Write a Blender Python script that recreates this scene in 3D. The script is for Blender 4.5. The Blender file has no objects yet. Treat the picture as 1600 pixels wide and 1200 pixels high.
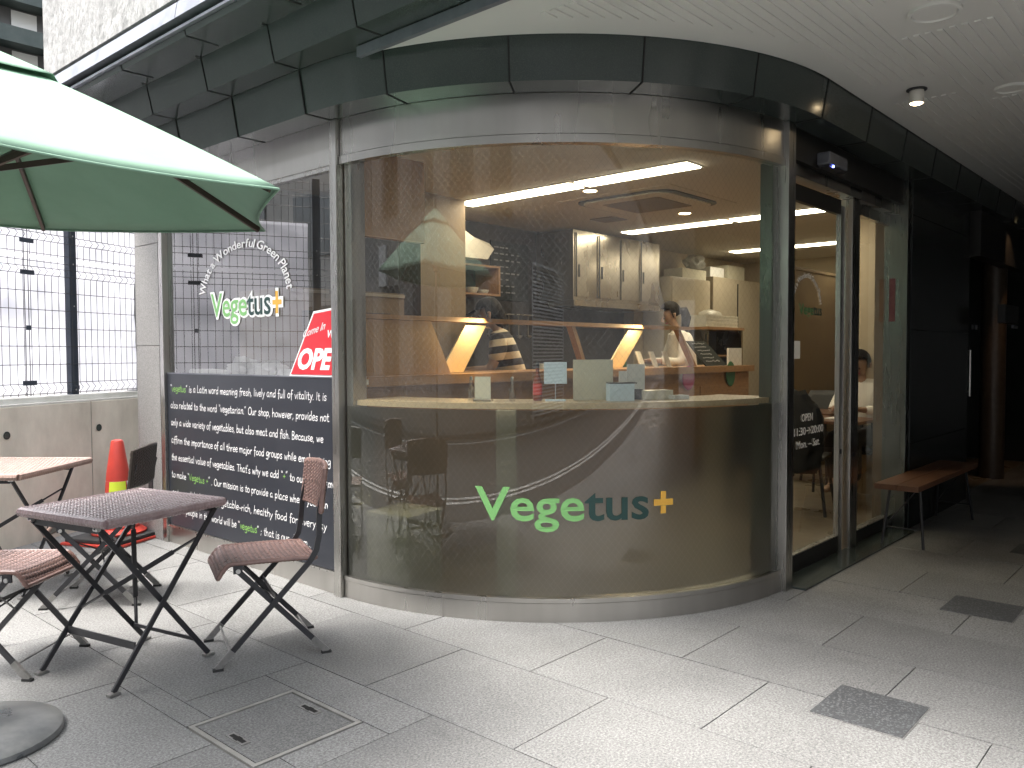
import bpy, bmesh, math, random
from mathutils import Vector, Matrix, noise
R = math.radians
sc = bpy.context.scene
col = sc.collection
# ------------------------------------------------------------------ camera
H = 1.25
PITCH, ROLL, YAW, FPX = .0374264, -.0041891, .7299316, 1287.66
fw = Vector((math.cos(YAW), math.sin(YAW), 0)); rt = Vector((math.sin(YAW), -math.cos(YAW), 0)); up = Vector((0, 0, 1))
F = fw*math.cos(PITCH) - up*math.sin(PITCH); U = up*math.cos(PITCH) + fw*math.sin(PITCH)
r2 = rt*math.cos(ROLL) + U*math.sin(ROLL); u2 = U*math.cos(ROLL) - rt*math.sin(ROLL)
cam = bpy.data.cameras.new('camera'); co = bpy.data.objects.new('camera', cam); col.objects.link(co)
co.matrix_world = Matrix(((r2.x, u2.x, -F.x, 0), (r2.y, u2.y, -F.y, 0), (r2.z, u2.z, -F.z, H), (0, 0, 0, 1)))
cam.sensor_width = 36; cam.lens = 36*FPX/1600; cam.clip_start = .05; cam.clip_end = 500
sc.camera = co
# ------------------------------------------------------------------ world, sun, exposure
sun_dir = Vector((-.36, .24, 1)).normalized()
w = bpy.data.worlds.new("World"); sc.world = w; w.use_nodes = True
nt = w.node_tree; nt.nodes.clear()
sky = nt.nodes.new('ShaderNodeTexSky'); sky.sky_type = 'NISHITA'; sky.sun_disc = False
sky.sun_elevation = math.asin(sun_dir.z); sky.sun_rotation = math.atan2(sun_dir.x, sun_dir.y)
sky.air_density = 1.3; sky.dust_density = 5.0; sky.ozone_density = .6
bg = nt.nodes.new('ShaderNodeBackground'); bg.inputs[1].default_value = .15
hs = nt.nodes.new('ShaderNodeHueSaturation'); hs.inputs['Saturation'].default_value = .35
wo = nt.nodes.new('ShaderNodeOutputWorld')
nt.links.new(sky.outputs[0], hs.inputs['Color']); nt.links.new(hs.outputs[0], bg.inputs[0]); nt.links.new(bg.outputs[0], wo.inputs[0])
sl = bpy.data.lights.new('sun', 'SUN'); sl.energy = .66; sl.angle = R(16); sl.color = (1, .95, .88)
so = bpy.data.objects.new('sun', sl); col.objects.link(so); so.rotation_euler = sun_dir.to_track_quat('Z', 'Y').to_euler(); so.location = (-4, 2, 12)
sc.view_settings.view_transform = 'Standard'; sc.view_settings.look = 'None'; sc.view_settings.gamma = 1
sc.view_settings.exposure = 2.62
try:
    sc.cycles.max_bounces = 10; sc.cycles.transparent_max_bounces = 16; sc.cycles.glossy_bounces = 4; sc.cycles.diffuse_bounces = 4
    sc.cycles.sample_clamp_indirect = 6; sc.cycles.caustics_reflective = False; sc.cycles.caustics_refractive = True
    sc.cycles.use_denoising = True
except Exception: pass
random.seed(7)
# ------------------------------------------------------------------ materials
def srgb(r, g, b):
    f = lambda c: c/12.92 if c <= .04045 else ((c+.055)/1.055)**2.4
    return (f(r/255), f(g/255), f(b/255), 1)
class N:
    def __init__(s, name):
        s.m = bpy.data.materials.new(name); s.m.use_nodes = True; s.t = s.m.node_tree; s.t.nodes.clear()
        s.out = s.t.nodes.new('ShaderNodeOutputMaterial')
    def n(s, ty, **kw):
        o = s.t.nodes.new('ShaderNode'+ty)
        for k, v in kw.items():
            if k.startswith('_'): setattr(o, k[1:], v)
            else:
                i = o.inputs[int(k[1:])] if k[0] == 'i' and k[1:].isdigit() else o.inputs[k.replace('__', ' ')]
                if isinstance(v, bpy.types.NodeSocket): s.t.links.new(v, i)
                else: i.default_value = v
        return o
    def math(s, op, a, b=0.0, c=None):
        kw = dict(i0=a, i1=b)
        if c is not None: kw['i2'] = c
        return s.n('Math', _operation=op, **kw).outputs[0]
    def surf(s, sh): s.t.links.new(sh, s.out.inputs[0]); return s.m
def mat(name, c, rough=.6, metal=0, c2=None, ns=8, det=4, lo=.35, hi=.65, bump=0, bs=60, stretch=None, c3=None, n3=250, spec=.5, sheen=0, coat=0, rv=0, trans=0, bump2=0, bs2=10):
    k = N(name)
    tc = k.n('TexCoord').outputs['Object']
    v = tc
    if stretch: v = k.n('Mapping', Scale=stretch, Vector=tc).outputs[0]
    colr = c if len(c) == 4 else (*c, 1)
    fac = None
    if c2:
        nz = k.n('TexNoise', Vector=v, Scale=ns, Detail=det, Roughness=.6)
        fac = k.n('MapRange', Value=nz.outputs[0], From__Min=lo, From__Max=hi).outputs[0]
        cm = k.n('Mix', _data_type='RGBA'); k.t.links.new(fac, cm.inputs[0]); cm.inputs[6].default_value = colr; cm.inputs[7].default_value = c2 if len(c2) == 4 else (*c2, 1)
        cs = cm.outputs[2]
    else: cs = None
    if c3:
        n2 = k.n('TexNoise', Vector=tc, Scale=n3, Detail=2)
        f2 = k.n('MapRange', Value=n2.outputs[0], From__Min=.52, From__Max=.62).outputs[0]
        cm = k.n('Mix', _data_type='RGBA'); k.t.links.new(f2, cm.inputs[0])
        if cs: k.t.links.new(cs, cm.inputs[6])
        else: cm.inputs[6].default_value = colr
        cm.inputs[7].default_value = c3 if len(c3) == 4 else (*c3, 1); cs = cm.outputs[2]
    b = k.n('BsdfPrincipled', Metallic=metal, Roughness=rough)
    b.inputs['Specular IOR Level'].default_value = spec
    if coat: b.inputs['Coat Weight'].default_value = coat
    if sheen: b.inputs['Sheen Weight'].default_value = sheen
    if cs: k.t.links.new(cs, b.inputs['Base Color'])
    else: b.inputs['Base Color'].default_value = colr
    if rv and fac is not None:
        k.t.links.new(k.n('MapRange', Value=fac, To__Min=rough-rv, To__Max=rough+rv).outputs[0], b.inputs['Roughness'])
    if bump:
        nb = k.n('TexNoise', Vector=v, Scale=bs, Detail=4)
        bb = k.n('Bump', Strength=bump, Distance=.01, Height=nb.outputs[0])
        if bump2:
            nb2 = k.n('TexNoise', Vector=v, Scale=bs2, Detail=3)
            bb2 = k.n('Bump', Strength=bump2, Distance=.05, Height=nb2.outputs[0]); k.t.links.new(bb2.outputs[0], bb.inputs['Normal'])
        k.t.links.new(bb.outputs[0], b.inputs['Normal'])
    o = b.outputs[0]
    if trans:
        tr = k.n('BsdfTranslucent'); tr.inputs[0].default_value = colr
        if cs: k.t.links.new(cs, tr.inputs[0])
        o = k.n('MixShader', i0=trans, i1=o, i2=tr.outputs[0]).outputs[0]
    return k.surf(o)
def emis(name, c, s):
    k = N(name); return k.surf(k.n('Emission', Color=(*c, 1), Strength=s).outputs[0])
def fres(k, f0=.05, f1=.95):
    lw = k.n('LayerWeight', Blend=.5).outputs['Facing']
    return k.math('ADD', f0, k.math('MULTIPLY', k.math('POWER', lw, 4.0), f1-f0))
def glassm(name, tint=(.86, .9, .86), f0=.075, wire=0, pitch=.034, film=0, frost=0, refl=(1, 1, 1)):
    k = N(name)
    tr = k.n('BsdfTransparent', Color=(*tint, 1)).outputs[0]
    base = tr
    if frost:
        rf = k.n('BsdfRefraction', Color=(*tint, 1), Roughness=.32, IOR=1.12).outputs[0]
        df = k.n('BsdfDiffuse', Color=(.06, .062, .050, 1)).outputs[0]
        tl = k.n('BsdfTranslucent', Color=(.16, .15, .12, 1)).outputs[0]
        dd = k.n('MixShader', i0=.35, i1=df, i2=tl).outputs[0]
        base = k.n('MixShader', i0=.42, i1=rf, i2=dd).outputs[0]
    if film:
        df = k.n('BsdfDiffuse', Color=(.5, .5, .5, 1)).outputs[0]
        nz = k.n('TexNoise', Vector=k.n('Mapping', Scale=(3, 3, .6), Vector=k.n('TexCoord').outputs['Object']).outputs[0], Scale=4.0, Detail=5)
        base = k.n('MixShader', i0=k.n('MapRange', Value=nz.outputs[0], From__Min=.35, From__Max=.75, To__Min=film*.3, To__Max=film).outputs[0], i1=base, i2=df).outputs[0]
    if wire:
        uv = k.n('SeparateXYZ', Vector=k.n('UVMap').outputs[0])
        def ln(sg):
            s = k.math('MULTIPLY_ADD', uv.outputs[1], sg*.8, uv.outputs[0])
            fr = k.math('FRACT', k.math('DIVIDE', s, pitch))
            return k.math('LESS_THAN', fr, .0016/pitch)
        m = k.math('MAXIMUM', ln(1), ln(-1))
        wd = k.n('BsdfPrincipled', Base__Color=(.55, .55, .52, 1), Metallic=.5, Roughness=.4).outputs[0]
        base = k.n('MixShader', i0=k.math('MULTIPLY', m, wire), i1=base, i2=wd).outputs[0]
    gl = k.n('BsdfGlossy', Color=(*refl, 1), Roughness=.0).outputs[0]
    return k.surf(k.n('MixShader', i0=fres(k, f0), i1=base, i2=gl).outputs[0])
def stripes(name, c1, c2, period, duty=.5):
    k = N(name)
    z = k.n('SeparateXYZ', Vector=k.n('TexCoord').outputs['Object'])
    s = k.math('ADD', z.outputs[2], k.math('MULTIPLY', z.outputs[0], .12))
    f = k.math('LESS_THAN', k.math('FRACT', k.math('DIVIDE', s, period)), duty)
    cm = k.n('Mix', _data_type='RGBA'); k.t.links.new(f, cm.inputs[0]); cm.inputs[6].default_value = (*c1, 1); cm.inputs[7].default_value = (*c2, 1)
    return k.surf(k.n('BsdfPrincipled', Base__Color=cm.outputs[2], Roughness=.85).outputs[0])
def wood(name, c1, c2, axis=0, rough=.45, sc_=1):
    s = [14*sc_, 14*sc_, 14*sc_]; s[axis] = 1.2*sc_
    k = N(name)
    v = k.n('Mapping', Scale=s, Vector=k.n('TexCoord').outputs['Object']).outputs[0]
    nz = k.n('TexNoise', Vector=v, Scale=3.0, Detail=6, Roughness=.65, Distortion=.6)
    f = k.n('MapRange', Value=nz.outputs[0], From__Min=.3, From__Max=.7).outputs[0]
    cm = k.n('Mix', _data_type='RGBA'); k.t.links.new(f, cm.inputs[0]); cm.inputs[6].default_value = (*c1, 1); cm.inputs[7].default_value = (*c2, 1)
    b = k.n('BsdfPrincipled', Base__Color=cm.outputs[2], Roughness=rough)
    k.t.links.new(k.n('Bump', Strength=.08, Distance=.004, Height=nz.outputs[0]).outputs[0], b.inputs['Normal'])
    return k.surf(b.outputs[0])
def paving_mat(name):
    k = N(name); tc = k.n('TexCoord').outputs['Object']
    at = k.n('Attribute', _attribute_name='tone').outputs['Fac']
    sp = k.n('TexNoise', Vector=tc, Scale=120, Detail=3, Roughness=.8)
    sf = k.n('MapRange', Value=sp.outputs[0], From__Min=.38, From__Max=.62).outputs[0]
    a = k.n('Mix', _data_type='RGBA'); k.t.links.new(sf, a.inputs[0]); a.inputs[6].default_value = (.108, .108, .106, 1); a.inputs[7].default_value = (.265, .266, .260, 1)
    vo = k.n('TexVoronoi', Vector=tc, Scale=230.0)
    vf = k.n('MapRange', Value=k.n('SeparateColor', Color=vo.outputs['Color']).outputs[0], From__Min=.80, From__Max=.95).outputs[0]
    vb = k.n('Mix', _data_type='RGBA'); k.t.links.new(k.math('MULTIPLY', vf, .55), vb.inputs[0]); k.t.links.new(a.outputs[2], vb.inputs[6]); vb.inputs[7].default_value = (.13, .13, .13, 1)
    st = k.n('TexNoise', Vector=tc, Scale=1.7, Detail=5, Roughness=.6)
    sf2 = k.n('MapRange', Value=st.outputs[0], From__Min=.35, From__Max=.7, To__Min=1.06, To__Max=.84).outputs[0]
    mul = k.math('MULTIPLY', sf2, at)
    gv = k.n('TexVoronoi', Vector=tc, Scale=2.6)
    gd = k.n('MapRange', Value=gv.outputs['Distance'], From__Min=.035, From__Max=.055, To__Min=1.0, To__Max=0.0).outputs[0]
    gr = k.math('LESS_THAN', k.n('SeparateColor', Color=gv.outputs['Color']).outputs[2], .55)
    scf = k.n('TexNoise', Vector=k.n('Mapping', Scale=(1.0, .35, 1), Vector=tc).outputs[0], Scale=9.0, Detail=8, Roughness=.75)
    sc2 = k.n('MapRange', Value=scf.outputs[0], From__Min=.56, From__Max=.72, To__Min=1.0, To__Max=.80).outputs[0]
    mul = k.math('MULTIPLY', mul, sc2)
    mul = k.math('MULTIPLY', mul, k.math('SUBTRACT', 1.0, k.math('MULTIPLY', k.math('MULTIPLY', gd, gr), .30)))
    hv = k.n('HueSaturation', Value=mul, Color=vb.outputs[2])
    ro = k.n('MapRange', Value=st.outputs[0], To__Min=.5, To__Max=.8).outputs[0]
    b = k.n('BsdfPrincipled', Base__Color=hv.outputs[0], Roughness=ro)
    k.t.links.new(k.n('Bump', Strength=.25, Distance=.003, Height=sp.outputs[0]).outputs[0], b.inputs['Normal'])
    return k.surf(b.outputs[0])
def concrete_mat(name):
    k = N(name); tc = k.n('TexCoord').outputs['Object']
    st = k.n('TexNoise', Vector=k.n('Mapping', Scale=(1, 1, .5), Vector=tc).outputs[0], Scale=2.2, Detail=7, Roughness=.65)
    cr = k.n('MapRange', Value=st.outputs[0], From__Min=.35, From__Max=.68).outputs[0]
    a = k.n('Mix', _data_type='RGBA'); k.t.links.new(cr, a.inputs[0]); a.inputs[6].default_value = (.80, .75, .64, 1); a.inputs[7].default_value = (.50, .46, .385, 1)
    vo = k.n('TexVoronoi', Vector=tc, Scale=26.0)
    ho = k.n('MapRange', Value=vo.outputs['Distance'], From__Min=.04, From__Max=.09, To__Min=1.0, To__Max=0.0).outputs[0]
    ra = k.math('LESS_THAN', k.n('SeparateColor', Color=vo.outputs['Color']).outputs[1], .3)
    hf = k.math('MULTIPLY', ho, ra)
    c = k.n('Mix', _data_type='RGBA'); k.t.links.new(hf, c.inputs[0]); k.t.links.new(a.outputs[2], c.inputs[6]); c.inputs[7].default_value = (.12, .11, .09, 1)
    b = k.n('BsdfPrincipled', Base__Color=c.outputs[2], Roughness=.85)
    k.t.links.new(k.n('Bump', Strength=.3, Distance=.01, Height=st.outputs[0]).outputs[0], b.inputs['Normal'])
    return k.surf(b.outputs[0])
M = dict(
 paving=paving_mat('granite_paving'), grout=mat('grout', (.10, .095, .09), .9, c2=(.30, .29, .27), ns=1.3, lo=.42, hi=.6),
 darktile=mat('dark_granite', (.052, .055, .058), .6, c3=(.11, .115, .12), n3=130, bump=.1),
 asphalt=mat('asphalt', (.045, .045, .047), .85, c2=(.07, .07, .07), ns=30, bump=.3, bs=200),
 line=mat('road_paint', (.50, .50, .48), .7, c2=(.24, .24, .23), ns=9, det=7, lo=.45, hi=.62),
 concrete=concrete_mat('concrete'), cap=mat('wall_cap', (.75, .74, .69), .7, c2=(.6, .59, .54), ns=6, bump=.1),
 granite=mat('speckled_granite', (.27, .265, .255), .6, c2=(.22, .215, .21), ns=60, c3=(.14, .14, .135), n3=160, bump=.05),
 clad=mat('polished_dark_stone', (.034, .046, .044), .20, c2=(.052, .063, .059), ns=4, lo=.1, hi=.9, c3=(.055, .066, .061), n3=260, spec=.55, rv=.05, bump=.02, bs=3),
 cladw=mat('dark_wall_stone', (.026, .030, .030), .22, c2=(.034, .038, .038), ns=3, c3=(.03, .034, .033), n3=260),
 cladj=mat('stone_joint', (.006, .006, .006), .7),
 wallup=mat('rough_stucco', (.36, .36, .352), .9, c2=(.25, .25, .245), ns=14, bump=1.0, bs=45, bump2=.4, bs2=12, stretch=(1, 1, .45)),
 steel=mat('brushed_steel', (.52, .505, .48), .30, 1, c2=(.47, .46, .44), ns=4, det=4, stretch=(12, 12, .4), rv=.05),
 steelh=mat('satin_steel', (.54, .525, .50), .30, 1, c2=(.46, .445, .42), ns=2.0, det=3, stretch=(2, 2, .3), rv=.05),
 greensteel=mat('green_reflection_steel', (.21, .225, .205), .30, 1, c2=(.17, .185, .17), ns=3, stretch=(4, 4, .5), rv=.06),  # green reflections on the steel are put into its base colour
 alu=mat('grey_flashing', (.22, .23, .26), .5, .5, c2=(.17, .18, .21), ns=5, rv=.1),
 ceilw=mat('white_soffit', (.72, .72, .69), .7, c2=(.69, .69, .66), ns=1.4),
 black=mat('black_metal', (.026, .027, .032), .42, .0, c2=(.03, .03, .034), ns=12, rv=.1),
 bolt=mat('zinc_metal', (.55, .55, .55), .35, 1),
 footcap=mat('worn_grey_foot', (.22, .22, .21), .45, .6, c2=(.34, .33, .32), ns=25),
 rubber=mat('dark_rubber', (.03, .03, .03), .8),
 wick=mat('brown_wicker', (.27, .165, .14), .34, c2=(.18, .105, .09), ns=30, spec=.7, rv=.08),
 wickt=mat('sky_sheen_wicker', (.34, .26, .265), .32, c2=(.25, .18, .185), ns=20, spec=.8, rv=.08),  # lilac-grey sheen of reflected sky is put into this wicker colour
 wickl=mat('sunlit_wicker', (.31, .22, .185), .42, c2=(.24, .16, .135), ns=20, spec=.6),  # lighter copy of the wicker with sunlight put into its colour
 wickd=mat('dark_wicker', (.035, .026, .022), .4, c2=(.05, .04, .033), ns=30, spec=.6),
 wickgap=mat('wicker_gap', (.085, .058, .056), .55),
 canopy=mat('green_canvas', (.26, .42, .315), .85, c2=(.235, .385, .285), ns=5, bump=.10, bs=260, trans=.17),
 pole=mat('bronze_wood', (.075, .05, .04), .45, c2=(.05, .035, .028), ns=10),
 base=mat('worn_iron_base', (.10, .108, .115), .34, .2, c2=(.26, .26, .25), ns=6, det=8, lo=.4, hi=.72, rv=.08, bump=.02, bs=60),
 mesh=mat('black_mesh_wire', (.012, .013, .016), .5), post=mat('navy_post', (.018, .028, .045), .4, c2=(.03, .04, .06), ns=9),
 tarp=mat('white_tarpaulin', (.86, .86, .89), .6, c2=(.80, .80, .84), ns=2.2, bump=.25, bs=3, trans=.75),
 red=mat('orange_red_plastic', (.60, .060, .04), .45, c2=(.52, .055, .04), ns=8), lime=mat('lime_reflective', (.72, .85, .06), .4), white=mat('white_paint', (.78, .78, .76), .5),
 board=mat('blackboard_film', (.020, .023, .032), .38, c2=(.026, .029, .038), ns=3, rv=.05), txt=mat('white_lettering', (.82, .82, .82), .6), txg=mat('green_lettering', (.22, .46, .10), .6),
 lg=mat('logo_light_green', (.19, .44, .15), .5), ld=mat('logo_dark_teal', (.010, .045, .040), .5), lo=mat('logo_orange', (.72, .40, .06), .5), lw=mat('logo_white', (.85, .86, .85), .5),
 ringt=mat('ring_lettering', (.7, .7, .7), .6), sign=mat('red_sign', (.62, .022, .035), .45, c2=(.55, .03, .04), ns=3),
 dark=mat('dark_frame', (.02, .019, .018), .4), woodc=wood('counter_oak', (.44, .25, .115), (.32, .17, .075), 0), woodv=wood('panel_oak', (.42, .25, .12), (.37, .215, .10), 2),
 shelfw=wood('sill_board', (.52, .40, .25), (.40, .30, .18), 0, .35), bench=wood('bench_wood', (.19, .092, .050), (.13, .06, .034), 0, .4),
 floor=mat('beige_floor', (.25, .21, .155), .35, c2=(.20, .165, .12), ns=2.5, rv=.1), iwall=mat('cream_wall', (.55, .46, .33), .8, c2=(.50, .42, .30), ns=2), dwall=mat('dark_kitchen_wall', (.06, .048, .038), .6, c2=(.035, .03, .025), ns=4),
 iceil=mat('shop_ceiling', (.66, .62, .55), .8), brownp=mat('brown_partition', (.22, .16, .095), .6, c2=(.19, .135, .08), ns=3),
 lamp=emis('tube_light', (1, .87, .67), 4.0), dlamp=emis('warm_bulb', (1, .76, .45), 7), led=emis('blue_led', (.15, .2, 1), 6),
 inox=mat('kitchen_steel', (.55, .50, .42), .28, 1, c2=(.45, .41, .35), ns=3, stretch=(1, 1, .4), rv=.08), gold=mat('lamplit_wood_gold', (.95, .80, .52), .42, .6, c2=(.88, .72, .45), ns=3),
 cream=mat('cream_appliance', (.46, .40, .30), .45, c2=(.40, .345, .26), ns=2), framel=mat('cover_frame_metal', (.30, .295, .275), .6, .0, c2=(.20, .195, .18), ns=9),
 refl=mat('lamp_reflector', (.75, .72, .66), .4, .3),
 darkred=mat('dark_red_poster', (.10, .022, .035), .5, c2=(.16, .06, .06), ns=14),
 palewood=mat('pale_wood', (.74, .62, .44), .5, c2=(.68, .56, .39), ns=4, stretch=(8, 8, .6)),
 darkcol=mat('dark_brown_stone', (.09, .065, .045), .4, c2=(.07, .05, .035), ns=20),
 paper=mat('paper_card', (.74, .74, .72), .7), paperb=mat('pale_blue_card', (.55, .66, .74), .6), kraft=mat('kraft_bin', (.60, .57, .45), .8),
 clearp=mat('clear_plastic_bag', (.75, .75, .72), .25, c2=(.6, .6, .58), ns=20, bump=.4, bs=25, trans=.5), magenta=mat('magenta_card', (.42, .05, .14), .6), greenc=mat('green_card', (.04, .16, .07), .6), chalk=mat('chalk_menu', (.03, .035, .03), .7),
 skin=mat('skin', (.40, .26, .185), .6), hair=mat('black_hair', (.010, .008, .007), .7, bump=.2, bs=90, spec=.2), hatm=mat('black_cap', (.008, .008, .009), .9, spec=.15), wshirt=mat('white_shirt', (.85, .82, .76), .8, bump=.3, bs=14),
 stripe=stripes('striped_shirt', (.60, .52, .40), (.03, .028, .035), .105), apron=mat('dark_apron', (.02, .02, .022), .8), trouser=mat('dark_trousers', (.03, .03, .035), .8), coat=mat('black_coat', (.012, .012, .013), .75, bump=.4, bs=10),
 far=mat('dark_louvre', (.03, .045, .042), .6, c2=(.05, .065, .06), ns=4), facade=mat('facade_render', (.36, .345, .32), .8, c2=(.29, .28, .26), ns=1.5), facaded=mat('facade_dark', (.10, .10, .10), .5), fglass=mat('facade_window', (.04, .05, .06), .1, spec=.8),
 glass=glassm('plate_glass', wire=0), wglass=glassm('wired_curved_glass', tint=(.84, .86, .80), f0=.085, wire=.24, film=.05), fglassl=glassm('frosted_glass', tint=(.50, .52, .45), f0=.085, wire=.2, frost=1), glassw=glassm('side_window_glass', tint=(.55, .57, .57), f0=.20, film=.05), tumb=glassm('tumbler_glass', tint=(.9, .9, .9), f0=.15),
 bottle=mat('brown_sauce', (.20, .05, .02), .3), plate=mat('white_ceramic', (.70, .66, .56), .3))
# ------------------------------------------------------------------ mesh helpers
def props(o, label=None, cat=None, group=None, kind=None):
    if label: o['label'] = label
    if cat: o['category'] = cat
    if group: o['group'] = group
    if kind: o['kind'] = kind
    return o
def thing(name, label, cat, loc=(0, 0, 0), rz=0, group=None):
    o = bpy.data.objects.new(name, None); o.empty_display_size = .1; col.objects.link(o)
    o.location = loc; o.rotation_euler = (0, 0, rz)
    return props(o, label, cat, group)
def worldmat(o):
    m = Matrix.Identity(4)
    ch = []
    while o is not None: ch.append(o); o = o.parent
    for c in reversed(ch): m = m @ (Matrix.Translation(c.location) @ c.rotation_euler.to_matrix().to_4x4())
    return m
class MB:
    def __init__(s): s.bm = bmesh.new(); s.uv = None
    def box(s, x0, x1, y0, y1, z0, z1, m=None):
        c = Vector(((x0+x1)/2, (y0+y1)/2, (z0+z1)/2)); d = (abs(x1-x0), abs(y1-y0), abs(z1-z0))
        mm = Matrix.Translation(c) @ Matrix.Diagonal((*d, 1))
        if m is not None: mm = m @ mm
        bmesh.ops.create_cube(s.bm, size=1, matrix=mm); return s
    def bar(s, a, b, wd, th, side=None):
        a = Vector(a); b = Vector(b); d = b-a; L = d.length; z = d.normalized()
        x = Vector(side) if side is not None else Vector((0, 0, 1)) if abs(z.z) < .95 else Vector((1, 0, 0))
        x = (x - z*x.dot(z)).normalized(); y = z.cross(x)
        m = Matrix(((x.x, y.x, z.x, 0), (x.y, y.y, z.y, 0), (x.z, y.z, z.z, 0), (0, 0, 0, 1)))
        bmesh.ops.create_cube(s.bm, size=1, matrix=Matrix.Translation((a+b)/2) @ m @ Matrix.Diagonal((wd, th, L, 1))); return s
    def tube(s, pts, r, seg=8, cap=True):
        pts = [Vector(p) for p in pts]; rs = r if isinstance(r, (list, tuple)) else [r]*len(pts)
        rings = []; px = None
        for i, p in enumerate(pts):
            t = (pts[min(i+1, len(pts)-1)] - pts[max(i-1, 0)]).normalized()
            if px is None: px = Vector((0, 0, 1)) if abs(t.z) < .9 else Vector((1, 0, 0))
            x = (px - t*px.dot(t)).normalized(); px = x; y = t.cross(x)
            rings.append([s.bm.verts.new(p + (x*math.cos(2*math.pi*k/seg) + y*math.sin(2*math.pi*k/seg))*rs[i]) for k in range(seg)])
        for a, b in zip(rings, rings[1:]):
            for k in range(seg): s.bm.faces.new((a[k], a[(k+1) % seg], b[(k+1) % seg], b[k]))
        if cap: s.bm.faces.new(rings[0][::-1]); s.bm.faces.new(rings[-1])
        return s
    def lathe(s, prof, c=(0, 0, 0), seg=24, sc_=(1, 1)):
        rings = []
        for r, z in prof:
            rings.append([s.bm.verts.new((c[0]+r*sc_[0]*math.cos(2*math.pi*k/seg), c[1]+r*sc_[1]*math.sin(2*math.pi*k/seg), c[2]+z)) for k in range(seg)])
        for a, b in zip(rings, rings[1:]):
            for k in range(seg): s.bm.faces.new((a[k], a[(k+1) % seg], b[(k+1) % seg], b[k]))
        if prof[0][0] > 1e-6: s.bm.faces.new(rings[0][::-1])
        if prof[-1][0] > 1e-6: s.bm.faces.new(rings[-1])
        return s
    def prism(s, pts, d):
        d = Vector(d); a = [s.bm.verts.new(Vector(p)) for p in pts]; b = [s.bm.verts.new(Vector(p)+d) for p in pts]; n = len(a)
        s.bm.faces.new(a[::-1]); s.bm.faces.new(b)
        for k in range(n): s.bm.faces.new((a[k], a[(k+1) % n], b[(k+1) % n], b[k]))
        return s
    def sweep(s, prof, path, closed=True):   # prof (o,z) list; path = list of (point(x,y), outward normal(x,y))
        rings = [[s.bm.verts.new((p[0]+n[0]*o, p[1]+n[1]*o, z)) for o, z in prof] for p, n in path]
        m = len(prof)
        for a, b in zip(rings, rings[1:]):
            for k in range(m if closed else m-1): s.bm.faces.new((a[k], a[(k+1) % m], b[(k+1) % m], b[k]))
        if closed: s.bm.faces.new(rings[0]); s.bm.faces.new(rings[-1][::-1])
        return s
    def grid(s, f, nu, nv):
        g = [[s.bm.verts.new(f(i/nu, j/nv)) for j in range(nv+1)] for i in range(nu+1)]
        for i in range(nu):
            for j in range(nv): s.bm.faces.new((g[i][j], g[i+1][j], g[i+1][j+1], g[i][j+1]))
        return s
    def build(s, name, m, parent=None, smooth=False, bevel=0, world=True, fix=True, sm_ang=None):
        if bevel: bmesh.ops.bevel(s.bm, geom=s.bm.edges[:], offset=bevel, segments=2, affect='EDGES', profile=.6)
        if fix: bmesh.ops.recalc_face_normals(s.bm, faces=s.bm.faces[:])
        if parent is not None and world: s.bm.transform(worldmat(parent).inverted())
        me = bpy.data.meshes.new(name); s.bm.to_mesh(me); s.bm.free()
        if smooth:
            for p in me.polygons: p.use_smooth = True
            try: me.set_sharp_from_angle(angle=sm_ang or R(40))
            except Exception: pass
        for mm in (m if isinstance(m, list) else [m]): me.materials.append(M[mm] if isinstance(mm, str) else mm)
        o = bpy.data.objects.new(name, me); col.objects.link(o); o.parent = parent
        return o
def copy_tree(o, parent=None):
    kids = [c for c in bpy.data.objects if c.parent == o]
    c = o.copy(); col.objects.link(c); c.parent = parent
    for k in kids: copy_tree(k, c)
    return c
def uvmap(o, f):
    me = o.data; uv = me.uv_layers.new(name='UVMap'); wm = worldmat(o)
    for l in me.loops: uv.data[l.index].uv = f(wm @ me.vertices[l.vertex_index].co)
def textobj(name, parts, size, f, mats, parent, off=0, ext=.0006, width=None, align='LEFT', wob=0, res=3, world=True):
    # parts: list of (string, material index); f maps (u, v, depth) to a point
    cu = bpy.data.curves.new(name, 'FONT'); cu.body = ''.join(p[0] for p in parts); cu.size = size; cu.align_x = align
    cu.offset = off; cu.extrude = ext; cu.resolution_u = res
    i = 0
    for st, mi in parts:
        for _ in st: cu.body_format[i].material_index = mi; i += 1
    for mm in mats: cu.materials.append(M[mm])
    tmp = bpy.data.objects.new('tmp', cu); col.objects.link(tmp)
    dg = bpy.context.evaluated_depsgraph_get(); me = bpy.data.meshes.new_from_object(tmp.evaluated_get(dg), depsgraph=dg)
    bpy.data.objects.remove(tmp)
    xs = [v.co.x for v in me.vertices]; x0, x1 = min(xs), max(xs)
    k = width/(x1-x0) if width else 1
    inv = worldmat(parent).inverted() if (parent is not None and world) else Matrix.Identity(4)
    for v in me.vertices:
        u, vv = (v.co.x-(x0 if width else 0))*k, v.co.y
        if wob: u += wob*math.sin(vv*70+u*23)+.12*vv; vv += wob*.9*math.sin(u*41+name.__len__())+wob*.5*math.sin(u*113)
        v.co = inv @ Vector(f(u, vv, v.co.z))
    me.name = name
    if len(me.materials) == 0:
        for mm in mats: me.materials.append(M[mm])
    o = bpy.data.objects.new(name, me); col.objects.link(o); o.parent = parent
    return o
WX = 2.545; CX, CY, CR = 4.19, 3.44, 1.64; DY = 1.80; XE = 11.0
def onside(u, v, d, y0=5.30, z0=0, x=WX): return (x-d, y0-u, z0+v)
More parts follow.
